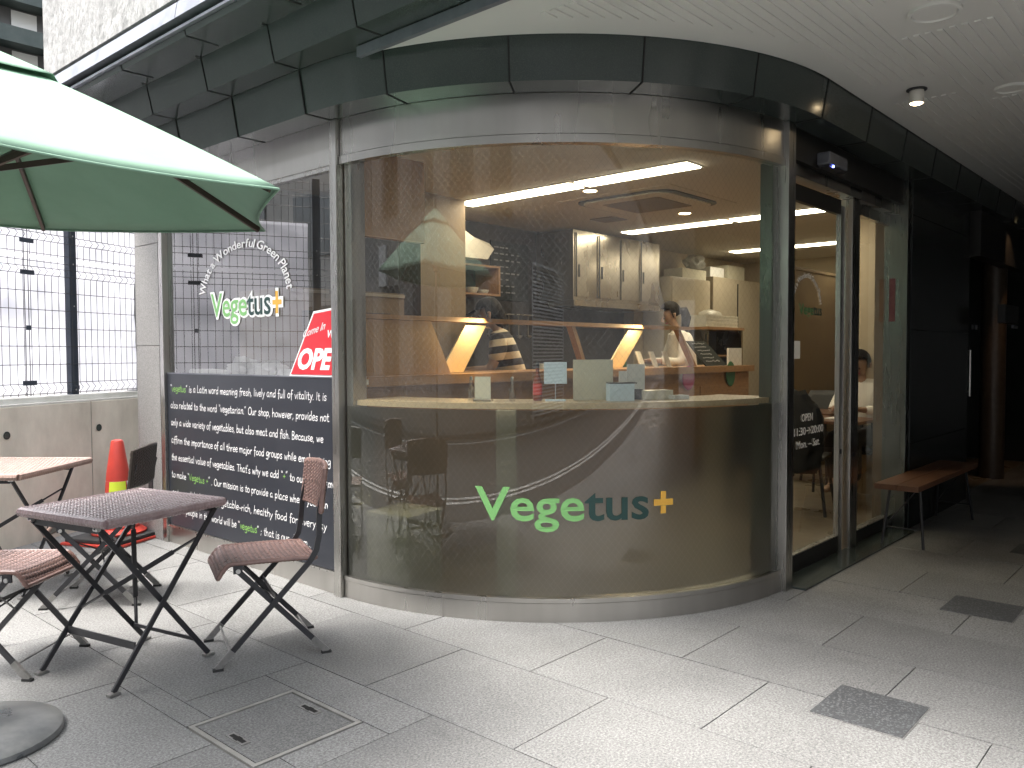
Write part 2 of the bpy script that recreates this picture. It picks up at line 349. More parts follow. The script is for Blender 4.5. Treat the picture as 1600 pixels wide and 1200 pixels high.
def arcpath(y0, x1, n=28, a0=180, a1=270):   # straight wall, quarter turn, straight door wall; normals point outward
    P = []
    if y0 is not None: P.append(((WX, y0), (-1, 0)))
    for i in range(n+1):
        a = R(a0+(a1-a0)*i/n); P.append(((CX+CR*math.cos(a), CY+CR*math.sin(a)), (math.cos(a), math.sin(a))))
    if x1 is not None: P.append(((x1, DY), (0, -1)))
    return P
def cpt(adeg, r, z): a = R(adeg); return (CX+r*math.cos(a), CY+r*math.sin(a), z)
# ================================================================== GROUND
b = MB(); b.box(.50, 12, -16, 12, -.3, -.012); props(b.build('pavement', 'grout'), kind='structure')
b = MB(); tl = b.bm.faces.layers.float.new('tone') if False else None
rows = []; tw, tlh = .519, .7485
def tile(bm, x0, x1, y0, y1, tone, lay):
    g = .0022
    ch = .0015
    z = random.uniform(-.0012, .0006)
    vs = [bm.verts.new(p) for p in ((x0+g, y0+g, z), (x1-g, y0+g, z), (x1-g, y1-g, z), (x0+g, y1-g, z))]
    lo_ = [bm.verts.new((v.co.x, v.co.y, -.011)) for v in vs]
    fs = [bm.faces.new(vs)]+[bm.faces.new((lo_[k], lo_[(k+1) % 4], vs[(k+1) % 4], vs[k])) for k in range(4)]
    for f_ in fs: f_[lay] = tone
lay = b.bm.faces.layers.float.new('tone')
holes = [(1.295, 1.715, 2.215, 2.635)]
k0 = int(math.floor((-.42-1.905)/tw))
for i in range(-4, 20):
    x0 = 1.905+i*tw; x1 = x0+tw
    if x1 < .52 or x0 > 11: continue
    x0 = max(x0, .505)
    yb = 1.707+(tlh/2 if (i % 2) else 0)
    for j in range(-13, 14):
        y0 = yb+j*tlh; y1 = y0+tlh
        cuts = [(y0, y1)]
        tone = random.choice((1.0, .97, 1.03, .93, 1.05, .98, .9))
        hx0, hx1, hy0, hy1 = holes[0]
        if x0 < hx1 and x1 > hx0 and y0 < hy1 and y1 > hy0:
            for (a0, a1, c0, c1) in ((x0, min(x1, max(hx0, x0)), y0, y1), (max(x0, min(hx1, x1)), x1, y0, y1), (max(x0, hx0), min(x1, hx1), y0, max(y0, min(y1, hy0))), (max(x0, hx0), min(x1, hx1), min(y1, max(y0, hy1)), y1)):
                if a1-a0 > .006 and c1-c0 > .006: tile(b.bm, a0, a1, c0, c1, tone, lay)
        else: tile(b.bm, x0, x1, y0, y1, tone, lay)
props(b.build('paving_slabs', 'paving', fix=False), kind='structure')
b = MB(); b.box(-5.6, .499, -30, 40, -.3, -.03); props(b.build('road', 'asphalt'), kind='structure')
b = MB()
for x in (-.66, -.45, -5.05): b.box(x, x+.11, -30, 40, -.029, -.025)
props(b.build('road_marking', 'line'), kind='structure')
b = MB(); b.box(-30, -5.6, -30, 40, -.3, .05); props(b.build('far_pavement', 'facaded'), kind='structure')
b = MB(); b.box(-60, 60, -60, 80, -.6, -.31); props(b.build('ground', 'asphalt'), kind='structure')
for (x, y, lab) in ((2.938, .96, 'dark square stone tile set in the sunny light paving'), (4.47, .94, 'dark square stone tile in the shaded paving near the bench'), (5.98, .93, 'dark square stone tile at the right edge in deep shade')):
    b = MB(); b.box(x-.1545, x+.1545, y-.1545, y+.1545, .0008, .0026); o2 = b.build('grout_border', 'granite')
    b = MB(); b.box(x-.152, x+.152, y-.152, y+.152, .001, .0045); o = b.build('paving_inlay', 'darktile'); o2.parent = o; props(o, lab, 'paving tile', 'dark square tiles inlaid in the paving')
# access cover
t = thing('access_cover', 'square stone-filled access cover with two lifting slots in the light paving', 'access cover', (1.505, 2.425, 0))
b = MB()
for x0, x1, y0, y1 in ((1.30, 1.71, 2.22, 2.236), (1.30, 1.71, 2.614, 2.63), (1.30, 1.316, 2.2365, 2.6135), (1.694, 1.71, 2.2365, 2.6135)): b.box(x0, x1, y0, y1, -.03, .0015)
b.build('frame', 'framel', t)
b = MB(); b.box(1.3165, 1.6935, 2.2365, 2.6135, -.03, -.0085); b.build('groove', 'rubber', t)
b = MB(); b.box(1.323, 1.687, 2.243, 2.607, -.03, -.001)
lay = b.bm.faces.layers.float.new('tone')
for f_ in b.bm.faces: f_[lay] = .88
b.build('cover', 'paving', t)
for (x, y) in ((1.651, 2.441), (1.366, 2.425)):
    b = MB(); b.box(x-.016, x+.016, y-.052, y+.052, -.0005, .0015); b.build('slot_plate', 'footcap', t)
    b = MB(); b.box(x-.008, x+.008, y-.040, y+.040, .0016, .0024); b.box(x-.012, x+.012, y-.012, y+.012, .0017, .0023); b.build('slot', 'cladj', t)
# ================================================================== BUILDING SHELL
B = thing('cafe_building', 'dark stone clad cafe building with a rounded glass corner and white wall above', 'building', (2.6, 5.7, 0))
Z1 = 2.43
P = arcpath(5.76, XE)
b = MB(); b.sweep([(0, Z1), (.165, Z1), (.200, 2.635), (0, 2.635)], P); o = b.build('lower_stone_band', 'clad', B, smooth=True, sm_ang=R(12))
# joints of the lower band
def joint(b, p, n, prof, e=.003):
    t_ = Vector((-n[1], n[0], 0)); pts = [Vector((p[0]+n[0]*o_, p[1]+n[1]*o_, z)) for o_, z in prof]
    b = MB(); b.prism([q - t_*.0035 for q in pts], t_*.007); b.build(JN, 'cladj', B)
JN = 'lower_joint'
jp = [(0, Z1-.003), (.168, Z1-.003), (.2035, 2.634), (.19, 2.634), (.16, Z1+.01), (0, Z1+.01)]
for y in (5.384, 4.751, 4.118, 3.485): joint(b, (WX, y), (-1, 0), jp)
for a in (195.75, 214.3, 232.8, 251.3, 269.8): joint(b, (CX+CR*math.cos(R(a)), CY+CR*math.sin(R(a))), (math.cos(R(a)), math.sin(R(a))), jp)
for x in (4.83, 5.46, 6.1, 6.73, 7.36, 8.0, 8.63, 9.3): joint(b, (x, DY), (0, -1), jp)
JN = 'upper_joint'
# upper band, straight only, runs out over the arcade
P2 = [((WX, 5.76), (-1, 0)), ((WX, -16), (-1, 0))]
b = MB(); b.sweep([(.10, 2.637), (.335, 2.637), (.370, 2.80), (.565, 2.80), (.572, 2.826), (.10, 2.826)], P2); b.build('upper_stone_band', 'clad', B)
jp2 = [(.205, 2.634), (.338, 2.634), (.373, 2.797), (.40, 2.797), (.40, 2.806), (.363, 2.806), (.33, 2.642), (.205, 2.642)]
for k in range(-12, 4): joint(b, (WX, 3.485+k*.633), (-1, 0), jp2)
jp3 = [(.395, 2.797), (.568, 2.797), (.575, 2.825), (.56, 2.825), (.555, 2.806), (.395, 2.806)]
for k in range(-10, 4): joint(b, (WX, 3.17+k*.72), (-1, 0), jp3)
b = MB(); b.sweep([(.545, 2.827), (.59, 2.832), (.59, 2.845), (.545, 2.842)], P2); b.build('gutter_lip', 'alu', B)
b = MB(); b.sweep([(.2, 2.843), (.555, 2.843), (.555, 2.872), (.2, 2.872)], P2); b.build('shadow_gap', 'cladj', B)
b = MB()
for (ya, yb_) in ((5.76, 3.905), (3.899, 1.9), (1.894, -.1), (-.106, -16)):
    b.sweep([(.3, 2.873), (.615, 2.873), (.600, 2.955), (.3, 2.965)], [((WX, ya), (-1, 0)), ((WX, yb_), (-1, 0))])
b.build('flashing', 'alu', B)
b = MB(); b.box(1.975, XE, -16, 5.70, 2.966, 2.985); b.build('wall_shadow_gap', 'cladj', B)
b = MB()
for (ya, yb_) in ((5.68, 3.906), (3.898, 1.9), (1.892, -.1), (-.108, -16)): b.box(1.955, 2.6, yb_, ya, 2.986, 8.5)
b.build('upper_wall', 'wallup', B)
b = MB(); b.box(2.62, XE, -16, 5.68, 2.986, 8.5); b.build('upper_storeys', 'facade', B)
# arcade ceiling
def r_out(x): return None
b = MB()
cp = [(2.372, -5), (2.372, 3.5)]
ro = 1.846
# arcade ceiling outline: outer edge, along the curved band, along the door wall
arc = [(CX+ro*math.cos(R(a)), CY+ro*math.sin(R(a))) for a in [184+86*i/30 for i in range(31)]]
arc = [p for p in arc if p[0] >= 2.372]
b.box(2.372, XE, -16, DY-.25, 2.613, 2.633)
for p, q in zip(arc, arc[1:]+[(XE, DY-.202)]): b.prism([(p[0], DY-.25, 2.613), (q[0], DY-.25, 2.613), (q[0], q[1], 2.613), (p[0], p[1], 2.613)], (0, 0, .02))
b.prism([(2.372, DY-.25, 2.613), (arc[0][0], DY-.25, 2.613), (arc[0][0], arc[0][1], 2.613), (2.372, arc[0][1]+.02, 2.613)], (0, 0, .02))
bmesh.ops.remove_doubles(b.bm, verts=b.bm.verts[:], dist=.0002); b.build('arcade_ceiling', 'ceilw', B)
b = MB()
y = -3.0
while y < 3.0:
    xs0 = 2.58
    if y > DY-.32:
        rr = 2.02; dy_ = CY-y
        if dy_ < rr: xs1 = CX-math.sqrt(rr*rr-dy_*dy_)
        else: xs1 = XE
    else: xs1 = XE-.3
    segs = [(xs0, xs1)]
    for (lx, ly, hw) in ((3.63, .97, .17), (4.64, 1.32, .15), (4.93, .95, .12)):
        ns_ = []
        for (q0, q1) in segs:
            if abs(y-ly) < hw and q0 < lx-hw*1.3 and q1 > lx+hw*1.3: ns_ += [(q0, lx-hw*1.3), (lx+hw*1.3, q1)]
            else: ns_.append((q0, q1))
        segs = ns_
    for (q0, q1) in segs:
        if q1-q0 > .05: b.box(q0, q1, y, y+.024, 2.607, 2.6135)
    y += .047
b.build('ceiling_ribs', 'ceilw', B)
b = MB(); b.box(2.345, 2.371, -16, 3.03, 2.588, 2.632); b.build('ceiling_trim', 'alu', B)
# granite pier at the left
b = MB(); b.box(2.53, 2.85, 5.415, 5.76, 0, 1.308); b.box(2.53, 2.85, 5.415, 5.76, 1.312, 1.99); b.box(2.53, 2.85, 5.415, 5.76, 1.994, Z1); b.build('granite_pier', 'granite', B, bevel=.002)
# dark wall right of door
b = MB()
for (x0, x1) in ((6.17, 6.95), (6.954, 7.74)):
    for (z0, z1) in ((0, .60), (.604, 1.40), (1.404, 2.2), (2.204, 2.6)): b.box(x0, x1, 1.768, 1.9, z0, z1)
b.build('dark_stone_wall', 'cladw', B)
b = MB(); b.box(10.8, 11.0, -16, 2.6, 0, 2.61); b.box(7.55, 10.8, 2.5, 2.6, 0, 2.61); b.box(7.55, 7.739, 1.901, 2.499, 0, 2.61); b.box(4.5, 10.8, -3.4, -3.2, 0, 2.61); b.box(2.4, 4.49, -16, -15.8, 0, 2.61); b.build('arcade_rear_wall', 'cladw', B)
# interior
arcin = [(CX+1.585*math.cos(R(a)), CY+1.585*math.sin(R(a))) for a in [180+90*i/24 for i in range(25)]]
def room_slab(z0, z1, m, name, y1=5.6):
    b = MB(); b.prism([(x, y, z0) for x, y in arcin+[(10.7, arcin[-1][1])]+[(10.7, CY), (CX, CY)]][::-1][::-1], (0, 0, z1-z0)) if False else None
    b = MB()
    for p, q in zip(arcin, arcin[1:]): b.prism([(CX, CY, z0), (p[0], p[1], z0), (q[0], q[1], z0)], (0, 0, z1-z0))
    b.box(CX, 10.7, arcin[-1][1], CY, z0, z1); b.box(arcin[0][0], 10.7, CY, y1, z0, z1)
    bmesh.ops.remove_doubles(b.bm, verts=b.bm.verts[:], dist=.0001)
    ks = [f for f in b.bm.faces if abs(f.normal.z) < .5 and math.hypot(f.calc_center_median().x-CX, f.calc_center_median().y-CY) < 1.5 and f.calc_center_median().y <= CY+.001 and f.calc_center_median().x <= CX+.001]
    bmesh.ops.delete(b.bm, geom=ks, context='FACES')
    return b.build(name, m, B)
room_slab(.0, .004, 'floor', 'shop_floor')
def roomceil(y0, y1, x0, x1, b, z0=2.45, z1=2.47): b.box(x0, x1, y0, y1, z0, z1)
room_slab(2.49, 2.60, 'facaded', 'slab', 5.7)
room_slab(2.45, 2.47, 'iceil', 'shop_ceiling')
b = MB(); b.box(2.6, 10.7, 5.3, 5.5, 0, 2.45); b.build('back_wall', 'dwall', B)
b = MB(); b.box(7.82, 10.5, 5.16, 5.29, 0, 2.45); b.box(10.5, 10.7, 2.66, 5.3, 0, 2.45); b.box(6.32, 7.54, 1.905, 1.95, 0, 2.45); b.box(7.42, 7.54, 1.951, 2.61, 0, 2.45); b.box(7.541, 10.5, 2.61, 2.66, 0, 2.45); b.build('cream_wall', 'iwall', B)
b = MB(); b.box(2.86, 2.95, 5.1, 5.3, 0, 2.45); b.box(2.60, 2.86, 5.42, 5.5, 0, 2.45); b.build('corner_filler', 'dwall', B)
# bulkhead ring behind the head of the curved glass
b = MB(); b.sweep([(-.05, 2.222), (-.05, 2.44), (-.24, 2.44), (-.24, 2.30)], arcpath(None, None)); b.build('window_bulkhead', 'dark', B, smooth=True)
b = MB(); b.box(4.13, 4.33, 4.6, 4.85, 0, 2.45); b.box(4.3302, 4.62, 4.62, 4.85, 0, 2.45); b.build('column', 'brownp', B)
b = MB(); b.box(8.2, 10.4, 3.47, 3.52, 0, 2.09); b.box(8.2, 10.4, 3.46, 3.53, 2.0905, 2.12); b.build('partition', 'brownp', B)
# ================================================================== CURVED WINDOW
W = thing('curved_window', 'large curved wired glass window with a steel surround and printed shop logo', 'window', (CX-1.1, CY-1.1, 0))
ap = arcpath(None, None)
b = MB(); b.sweep([(-.05, 2.247), (.0, 2.247), (.0, 2.428), (-.05, 2.428)], ap); hd = b.build('header', 'steelh', W, smooth=True)
b = MB(); b.sweep([(-.05, 2.205), (.006, 2.205), (.006, 2.243), (-.05, 2.243)], ap); b.build('head_trim', 'steelh', W, smooth=True)
b = MB(); b.sweep([(-.05, 0), (.0, 0), (.0, .088), (-.05, .088)], ap); b.build('kickplate', 'steelh', W, smooth=True)
b = MB(); b.sweep([(-.05, .091), (.004, .091), (.004, .112), (-.05, .112)], ap); b.build('sill_trim', 'steelh', W, smooth=True)
GR = CR-.018
def cyl(z0, z1, r, a0, a1, n, mname, name, par):
    b = MB(); path = [((CX, CY), (math.cos(R(a0+(a1-a0)*i/n)), math.sin(R(a0+(a1-a0)*i/n)))) for i in range(n+1)]
    b.sweep([(r, z0), (r, z1)], path, closed=False)
    o = b.build(name, mname, par, smooth=True, fix=False)
    uvmap(o, lambda c: (math.atan2(c.y-CY, c.x-CX) % (2*math.pi)*r, c.z)); return o
g1 = cyl(.985, 2.206, GR, 180.3, 268.2, 64, 'wglass', 'glass_pane', W)
g2 = cyl(.110, .985, GR, 180.3, 268.2, 64, 'fglassl', 'frosted_pane', W)
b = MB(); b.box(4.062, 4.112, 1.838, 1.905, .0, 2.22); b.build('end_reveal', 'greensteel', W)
b = MB(); b.box(2.575, 2.66, 3.385, 3.435, .0, 2.22); b.build('end_reveal', 'steelh', W)
# logo on frosted pane
LR = GR+.004
def oncurve(a0, z0): return lambda u, v, d: cpt(a0+math.degrees(u/LR), LR+d, z0+v)
def arcw(a, b_): return R(b_-a)*LR
textobj('logo_lettering', [('Vege', 0), ('tus', 1)], .182, (lambda u, v, d: cpt(207.4+math.degrees(u/LR), LR+d, .474+v*1.22)), ['lg', 'ld'], W, off=.0025, width=arcw(207.4, 236.4))
b = MB()
for (da, z0, z1) in (((237.3, 240.8), .530, .560), ((238.55, 239.5), .492, .529), ((238.55, 239.5), .561, .597)):
    b.sweep([(LR, z0), (LR+.001, z0), (LR+.001, z1), (LR, z1)], [((CX, CY), (math.cos(R(q)), math.sin(R(q)))) for q in da])
b.build('logo_plus', 'lo', W)
# interior sill board ring
sill = MB(); sill.sweep([(-.045, .988), (-.045, 1.016), (-.40, 1.016), (-.40, .988)], arcpath(None, None)); so_ = sill.build('window_counter', 'shelfw', smooth=True); props(so_, 'pale wood curved counter board behind the rounded window', 'counter')
# ================================================================== POSTS + SIDE WINDOW
S = thing('side_window', 'flat shop window with steel frame beside the cone and fence', 'window', (WX, 4.45, 0))
b = MB(); b.box(2.528, 2.60, 3.445, 3.500, 0, Z1-.001); b.build('post', 'steel', S, bevel=.002)
b = MB(); b.box(2.528, 2.60, 5.355, 5.405, 0, Z1-.001); b.build('post', 'steel', S, bevel=.002)
b = MB(); b.box(2.546, 2.60, 3.501, 5.354, 2.214, Z1-.001); b.build('header', 'steelh', S)
b = MB(); b.box(2.546, 2.60, 3.501, 5.354, 0, .108); b.build('kickplate', 'steelh', S)
b = MB(); b.box(2.538, 2.60, 3.501, 5.354, .109, .120); b.box(2.552, 2.60, 3.501, 5.354, 2.190, 2.2135); b.build('glazing_bead', 'steel', S)
b = MB(); b.grid(lambda u, v: (2.566, 3.501+u*1.853, .12+v*2.07), 1, 1); gp = b.build('glass_pane', 'glassw', S, fix=False); uvmap(gp, lambda c: (c.y, c.z))
# ring + logo on side window
def ring(name, s, cy_, cz, rad, a_start, a_end, size, fmap, mname, par):
    cu = bpy.data.curves.new('m', 'FONT'); cu.size = size
    # advance widths measured letter by letter
    dg = None; adv = []
    for ch in s:
        cu.body = ch if ch != ' ' else 'i'
        tmp = bpy.data.objects.new('tmp', cu); col.objects.link(tmp); bpy.context.view_layer.update()
        adv.append(max(tmp.dimensions.x, size*.1)+size*.09); bpy.data.objects.remove(tmp)
    tot = sum(adv); pos = 0; objs = []
    bm = bmesh.new()
    for ch, ad in zip(s, adv):
        mid = pos+ad/2; pos += ad
        if ch == ' ': continue
        a = a_start+(a_end-a_start)*mid/tot
        cu2 = bpy.data.curves.new('m2', 'FONT'); cu2.size = size; cu2.body = ch; cu2.align_x = 'CENTER'; cu2.offset = size*.012; cu2.extrude = .0004; cu2.resolution_u = 3
        tmp = bpy.data.objects.new('tmp', cu2); col.objects.link(tmp); dg = bpy.context.evaluated_depsgraph_get()
        me = bpy.data.meshes.new_from_object(tmp.evaluated_get(dg), depsgraph=dg); bpy.data.objects.remove(tmp)
        th = R(a-90)
        for v in me.vertices:
            x, y = v.co.x, v.co.y+rad
            v.co = Vector((x*math.cos(th)-y*math.sin(th), x*math.sin(th)+y*math.cos(th), v.co.z))
        bm.from_mesh(me); bpy.data.meshes.remove(me)
    inv = worldmat(par).inverted()
    for v in bm.verts: v.co = inv @ Vector(fmap(v.co.x, v.co.y, v.co.z))
    me = bpy.data.meshes.new(name); bm.to_mesh(me); bm.free(); me.materials.append(M[mname])
    o = bpy.data.objects.new(name, me); col.objects.link(o); o.parent = par; return o
fs = lambda yc, zc: (lambda u, v, d: (2.561-d, yc-u, zc+v))
ring('ring_lettering', 'What a Wonderful Green Planet', 0, 0, .37, 174, 4, .088, lambda u, v, d: (2.561-d, 4.40-u*1.22, 1.585+v*.78), 'ringt', S)
textobj('logo_backing', [('Vegetus', 0)], .205, lambda u, v, d: (2.5615-d, 4.79-u, 1.478+v), ['lw'], S, off=.014, width=.70, ext=.0004)
textobj('logo_lettering', [('Vege', 0), ('tus', 1)], .205, lambda u, v, d: (2.5595-d, 4.775-u, 1.478+v), ['lg', 'ld'], S, off=.0018, width=.665, ext=.0004)
b = MB()
for e, x, mm in ((.016, 2.561, 'lw'),):
    b.box(x, x+.0006, 3.985, 4.105, 1.525-.016, 1.555+.016); b.box(x-.0004, x+.0002, 4.03-.001, 4.06+.001, 1.46, 1.62)
b.build('logo_plus_backing', 'lw', S)
b = MB(); b.box(2.559, 2.5596, 4.0, 4.09, 1.527, 1.553); b.box(2.5585, 2.559, 4.033, 4.058, 1.478, 1.602); b.build('logo_plus', 'lo', S)
# message board
MBD = thing('message_board', 'black panel of white handwritten text under the side window', 'message board', (2.56, 4.43, .12))
b = MB(); b.box(2.549, 2.5565, 3.502, 5.353, .122, 1.124); b.build('panel', 'board', MBD)
b = MB(); b.box(2.546, 2.5585, 3.502, 5.353, 1.1245, 1.131); b.build('top_edge', 'alu', MBD)
lines = [([('“', 0), ('vegetus', 1), ('” is a Latin word meaning fresh, lively and full of vitality. It is', 0)], 5.310, 3.575, 1.008),
 ([('also related to the word “vegetarian.” Our shop, however, provides not', 0)], 5.311, 3.555, .898),
 ([('only a wide variety of vegetables, but also meat and fish. Because, we', 0)], 5.309, 3.608, .785),
 ([('affirm the importance of all three major food groups while emphasizing', 0)], 5.309, 3.546, .668),
 ([('the essential value of vegetables. That’s why we add “', 0), ('+', 1), ('” to our shop name', 0)], 5.313, 3.505, .555),
 ([('to make “', 0), ('Vegetus +', 1), ('” . Our mission is to provide a place where you can', 0)], 5.314, 3.574, .440),
 ([('get a well-balanced, vegetable-rich, healthy food for everyday', 0)], 5.312, 3.588, .324),
 ([('life. All people in the world will be “', 0), ('vegetus', 1), ('” ; that is our dream...', 0)], 5.312, 3.726, .212)]
HG = {
'a': (4.4, [[(3.4,4.6),(1.8,5),(.5,3),(.9,.6),(2.2,.2),(3.3,2.2),(3.5,4.6),(3.4,1.4),(4.1,0)]]), 'b': (3.9, [[(.6,9),(.6,0)],[(.6,3),(1.8,4.8),(3.3,3.8),(3.2,1.2),(1.8,0),(.6,.8)]]),
'c': (3.6, [[(3.3,4.2),(2,5),(.6,3.4),(.7,1.2),(2,0),(3.5,.8)]]), 'd': (4.1, [[(3.2,4.4),(1.8,4.9),(.5,3),(.8,.6),(2,.1),(3.3,2)],[(3.5,9),(3.4,0)]]),
'e': (3.8, [[(.6,2.4),(3.3,2.9),(2.9,4.7),(1.7,5),(.5,3.2),(.7,1),(2,0),(3.5,.8)]]), 'f': (2.8, [[(3.2,8.6),(2.2,9.1),(1.5,7.6),(1.5,-1.5)],[(.3,4.8),(2.9,5)]]),
'g': (4.0, [[(3.3,4.5),(1.8,5),(.5,3.2),(.9,1),(2.2,.8),(3.3,2.6)],[(3.5,4.8),(3.4,-1.6),(2.2,-3),(.6,-2.3)]]), 'h': (3.9, [[(.6,9),(.6,0)],[(.6,3),(2,4.8),(3.2,3.8),(3.3,0)]]),
'i': (1.5, [[(.7,4.8),(.8,0)],[(.8,6.5),(.9,7.1)]]), 'j': (1.9, [[(1.3,4.8),(1.2,-1.6),(.1,-2.8)],[(1.3,6.5),(1.4,7.1)]]), 'k': (3.5, [[(.6,9),(.6,0)],[(3,4.8),(.7,2.4)],[(.9,2.6),(3.2,0)]]),
'l': (1.5, [[(.7,9),(.8,0)]]), 'm': (5.6, [[(.5,4.8),(.6,0)],[(.6,3),(1.8,4.9),(2.7,4),(2.7,0)],[(2.7,3),(3.9,4.9),(4.9,4),(5,0)]]), 'n': (3.9, [[(.5,4.8),(.6,0)],[(.6,3),(2,4.9),(3.1,3.9),(3.2,0)]]),
'o': (4.0, [[(2,5),(.6,3.6),(.7,1),(2,0),(3.5,1.2),(3.4,3.8),(2,5)]]), 'p': (3.9, [[(.5,4.8),(.6,-3)],[(.6,3.4),(1.9,5),(3.3,3.8),(3.1,1.2),(1.8,.2),(.6,1.2)]]), 'r': (3.0, [[(.5,4.8),(.6,0)],[(.6,2.8),(1.6,4.6),(2.8,4.6)]]),
's': (3.4, [[(3,4.3),(1.8,5),(.7,4),(1.4,2.8),(2.8,1.8),(2.6,.4),(1.4,0),(.4,.7)]]), 't': (3.0, [[(1.5,7.6),(1.5,.9),(2.2,0),(3,.4)],[(.2,4.8),(2.8,5)]]), 'u': (4.0, [[(.5,4.8),(.6,1.2),(1.8,0),(3.1,1.6),(3.2,4.8)],[(3.2,4.8),(3.4,0)]]),
'v': (3.4, [[(.3,4.8),(1.7,0)],[(1.7,0),(3.2,4.9)]]), 'w': (5.0, [[(.3,4.8),(1.3,0)],[(1.3,0),(2.4,4.2)],[(2.4,4.2),(3.5,0)],[(3.5,0),(4.7,4.9)]]), 'y': (3.4, [[(.3,4.8),(1.8,.8)],[(3.2,4.9),(1.9,.6),(.6,-3)]]),
'z': (3.4, [[(.4,4.7),(3,4.8)],[(3,4.8),(.4,.1)],[(.4,.1),(3.2,.1)]]), 'I': (1.7, [[(.8,8.4),(.8,0)]]), 'L': (3.8, [[(.7,8.6),(.6,0)],[(.6,0),(3.6,.1)]]), 'O': (5.5, [[(2.6,8.5),(.6,6),(.7,1.8),(2.8,0),(5,2),(4.8,6.6),(2.6,8.5)]]),
'B': (4.3, [[(.7,8.5),(.7,0)],[(.7,8.5),(3.2,8),(3.2,5.4),(.8,4.6)],[(.8,4.6),(3.6,3.6),(3.5,.8),(.7,0)]]), 'T': (4.8, [[(.2,8.4),(5,8.6)],[(2.6,8.5),(2.5,0)]]), 'V': (4.8, [[(.3,8.5),(2.3,0)],[(2.3,0),(4.6,8.6)]]),
'A': (4.8, [[(.2,0),(2.4,8.6)],[(2.4,8.6),(4.4,0)],[(1,3),(3.9,3)]]), '.': (1.6, [[(.6,0),(.8,.5)]]), ',': (1.6, [[(.9,.5),(.3,-1.4)]]), '“': (2.6, [[(.4,9),(.8,7.3)],[(1.6,9),(2.0,7.3)]]), '”': (2.6, [[(.9,9),(.4,7.3)],[(2.1,9),(1.6,7.3)]]),
'’': (1.4, [[(.9,9),(.4,7.3)]]), '-': (3.0, [[(.4,2.6),(2.6,2.7)]]), ';': (1.8, [[(.9,.5),(.3,-1.4)],[(.8,3.4),(.9,3.9)]]), '+': (4.0, [[(.4,3),(3.6,3.1)],[(2,4.8),(2,1.2)]]), ' ': (2.3, [])}
def smooth(P_):
    if len(P_) < 3: return P_
    P_ = [Vector(p) for p in P_]; o = []
    for k in range(len(P_)-1):
        a_ = P_[max(k-1, 0)]; b_ = P_[k]; c_ = P_[k+1]; d_ = P_[min(k+2, len(P_)-1)]
        for q in range(4):
            t_ = q/4; o.append(.5*((2*b_)+(c_-a_)*t_+(2*a_-5*b_+4*c_-d_)*t_*t_+(3*b_-a_-3*c_+d_)*t_**3))
    return o+[P_[-1]]
def handline(parts, ya, yb_, z):
    tot = sum(HG[c][0]+.35 for st, _ in parts for c in st); ux = (ya-yb_)/tot; uz = .0050; hw = .0022
    bm = bmesh.new(); x = 0; n_ = 0
    for st, mi in parts:
        for c in st:
            adv, st_ = HG[c]; jy = random.uniform(-.35, .35); sl_ = random.uniform(.02, .12); ks = random.uniform(.94, 1.08)
            for P_ in st_:
                n_ += 1; d = .0001+.00012*(n_ % 4); pts = [Vector(((x+p[0]*1.0+p[1]*sl_)*ux, (p[1]*ks+jy)*uz)) for p in smooth(P_)]
                t0 = (pts[1]-pts[0]).normalized()*hw*.8; t1 = (pts[-1]-pts[-2]).normalized()*hw*.8; pts[0] = pts[0]-t0; pts[-1] = pts[-1]+t1
                prev = None
                for k, p in enumerate(pts):
                    t_ = (pts[min(k+1, len(pts)-1)]-pts[max(k-1, 0)]).normalized(); nn = Vector((-t_.y, t_.x))*hw*(.8 if k in (0, len(pts)-1) else 1)
                    cur = [bm.verts.new((2.5488-d, ya-(p+nn*sg).x, z+(p+nn*sg).y)) for sg in (1, -1)]
                    if prev: f_ = bm.faces.new((prev[0], prev[1], cur[1], cur[0])); f_.material_index = mi
                    prev = cur
            x += adv+.35
    q = MB(); q.bm.free(); q.bm = bm; q.build('text_line', ['txt', 'txg'], MBD, fix=False)
for pp, ya, yb_, z in lines: handline(pp, ya, yb_, z)
# OPEN sign
OS = thing('open_sign', 'slanted red sign reading OPEN on the side window glass', 'sign', (2.58, 3.7, 1.13))
pts = [(3.935, 1.128), (3.70, 1.475), (3.502, 1.49), (3.502, 1.128)]
b = MB(); b.prism([(2.560, y, z) for y, z in pts], (.003, 0, 0)); b.build('sign_border', 'lw', OS)
b = MB(); pts = [(3.915, 1.14), (3.692, 1.463), (3.502, 1.478), (3.502, 1.14)]; b.prism([(2.5575, y, z) for y, z in pts], (.0022, 0, 0)); b.build('sign_face', 'sign', OS)
textobj('open_lettering', [('OPE', 0)], .150, lambda u, v, d: (2.5568-d, 3.862-u-v*.55*-1*-.75, 1.172+v*1.0), ['lw'], OS, off=.006, width=.30)
textobj('small_lettering', [('Come In', 0)], .062, lambda u, v, d: (2.5568-d, 3.80-u-v*.5, 1.335+v+u*.22), ['ringt'], OS, off=.0005, width=.20)
textobj('small_lettering', [('WE', 0)], .055, lambda u, v, d: (2.5568-d, 3.58-u-v*.3, 1.335+v), ['lw'], OS, off=.001)
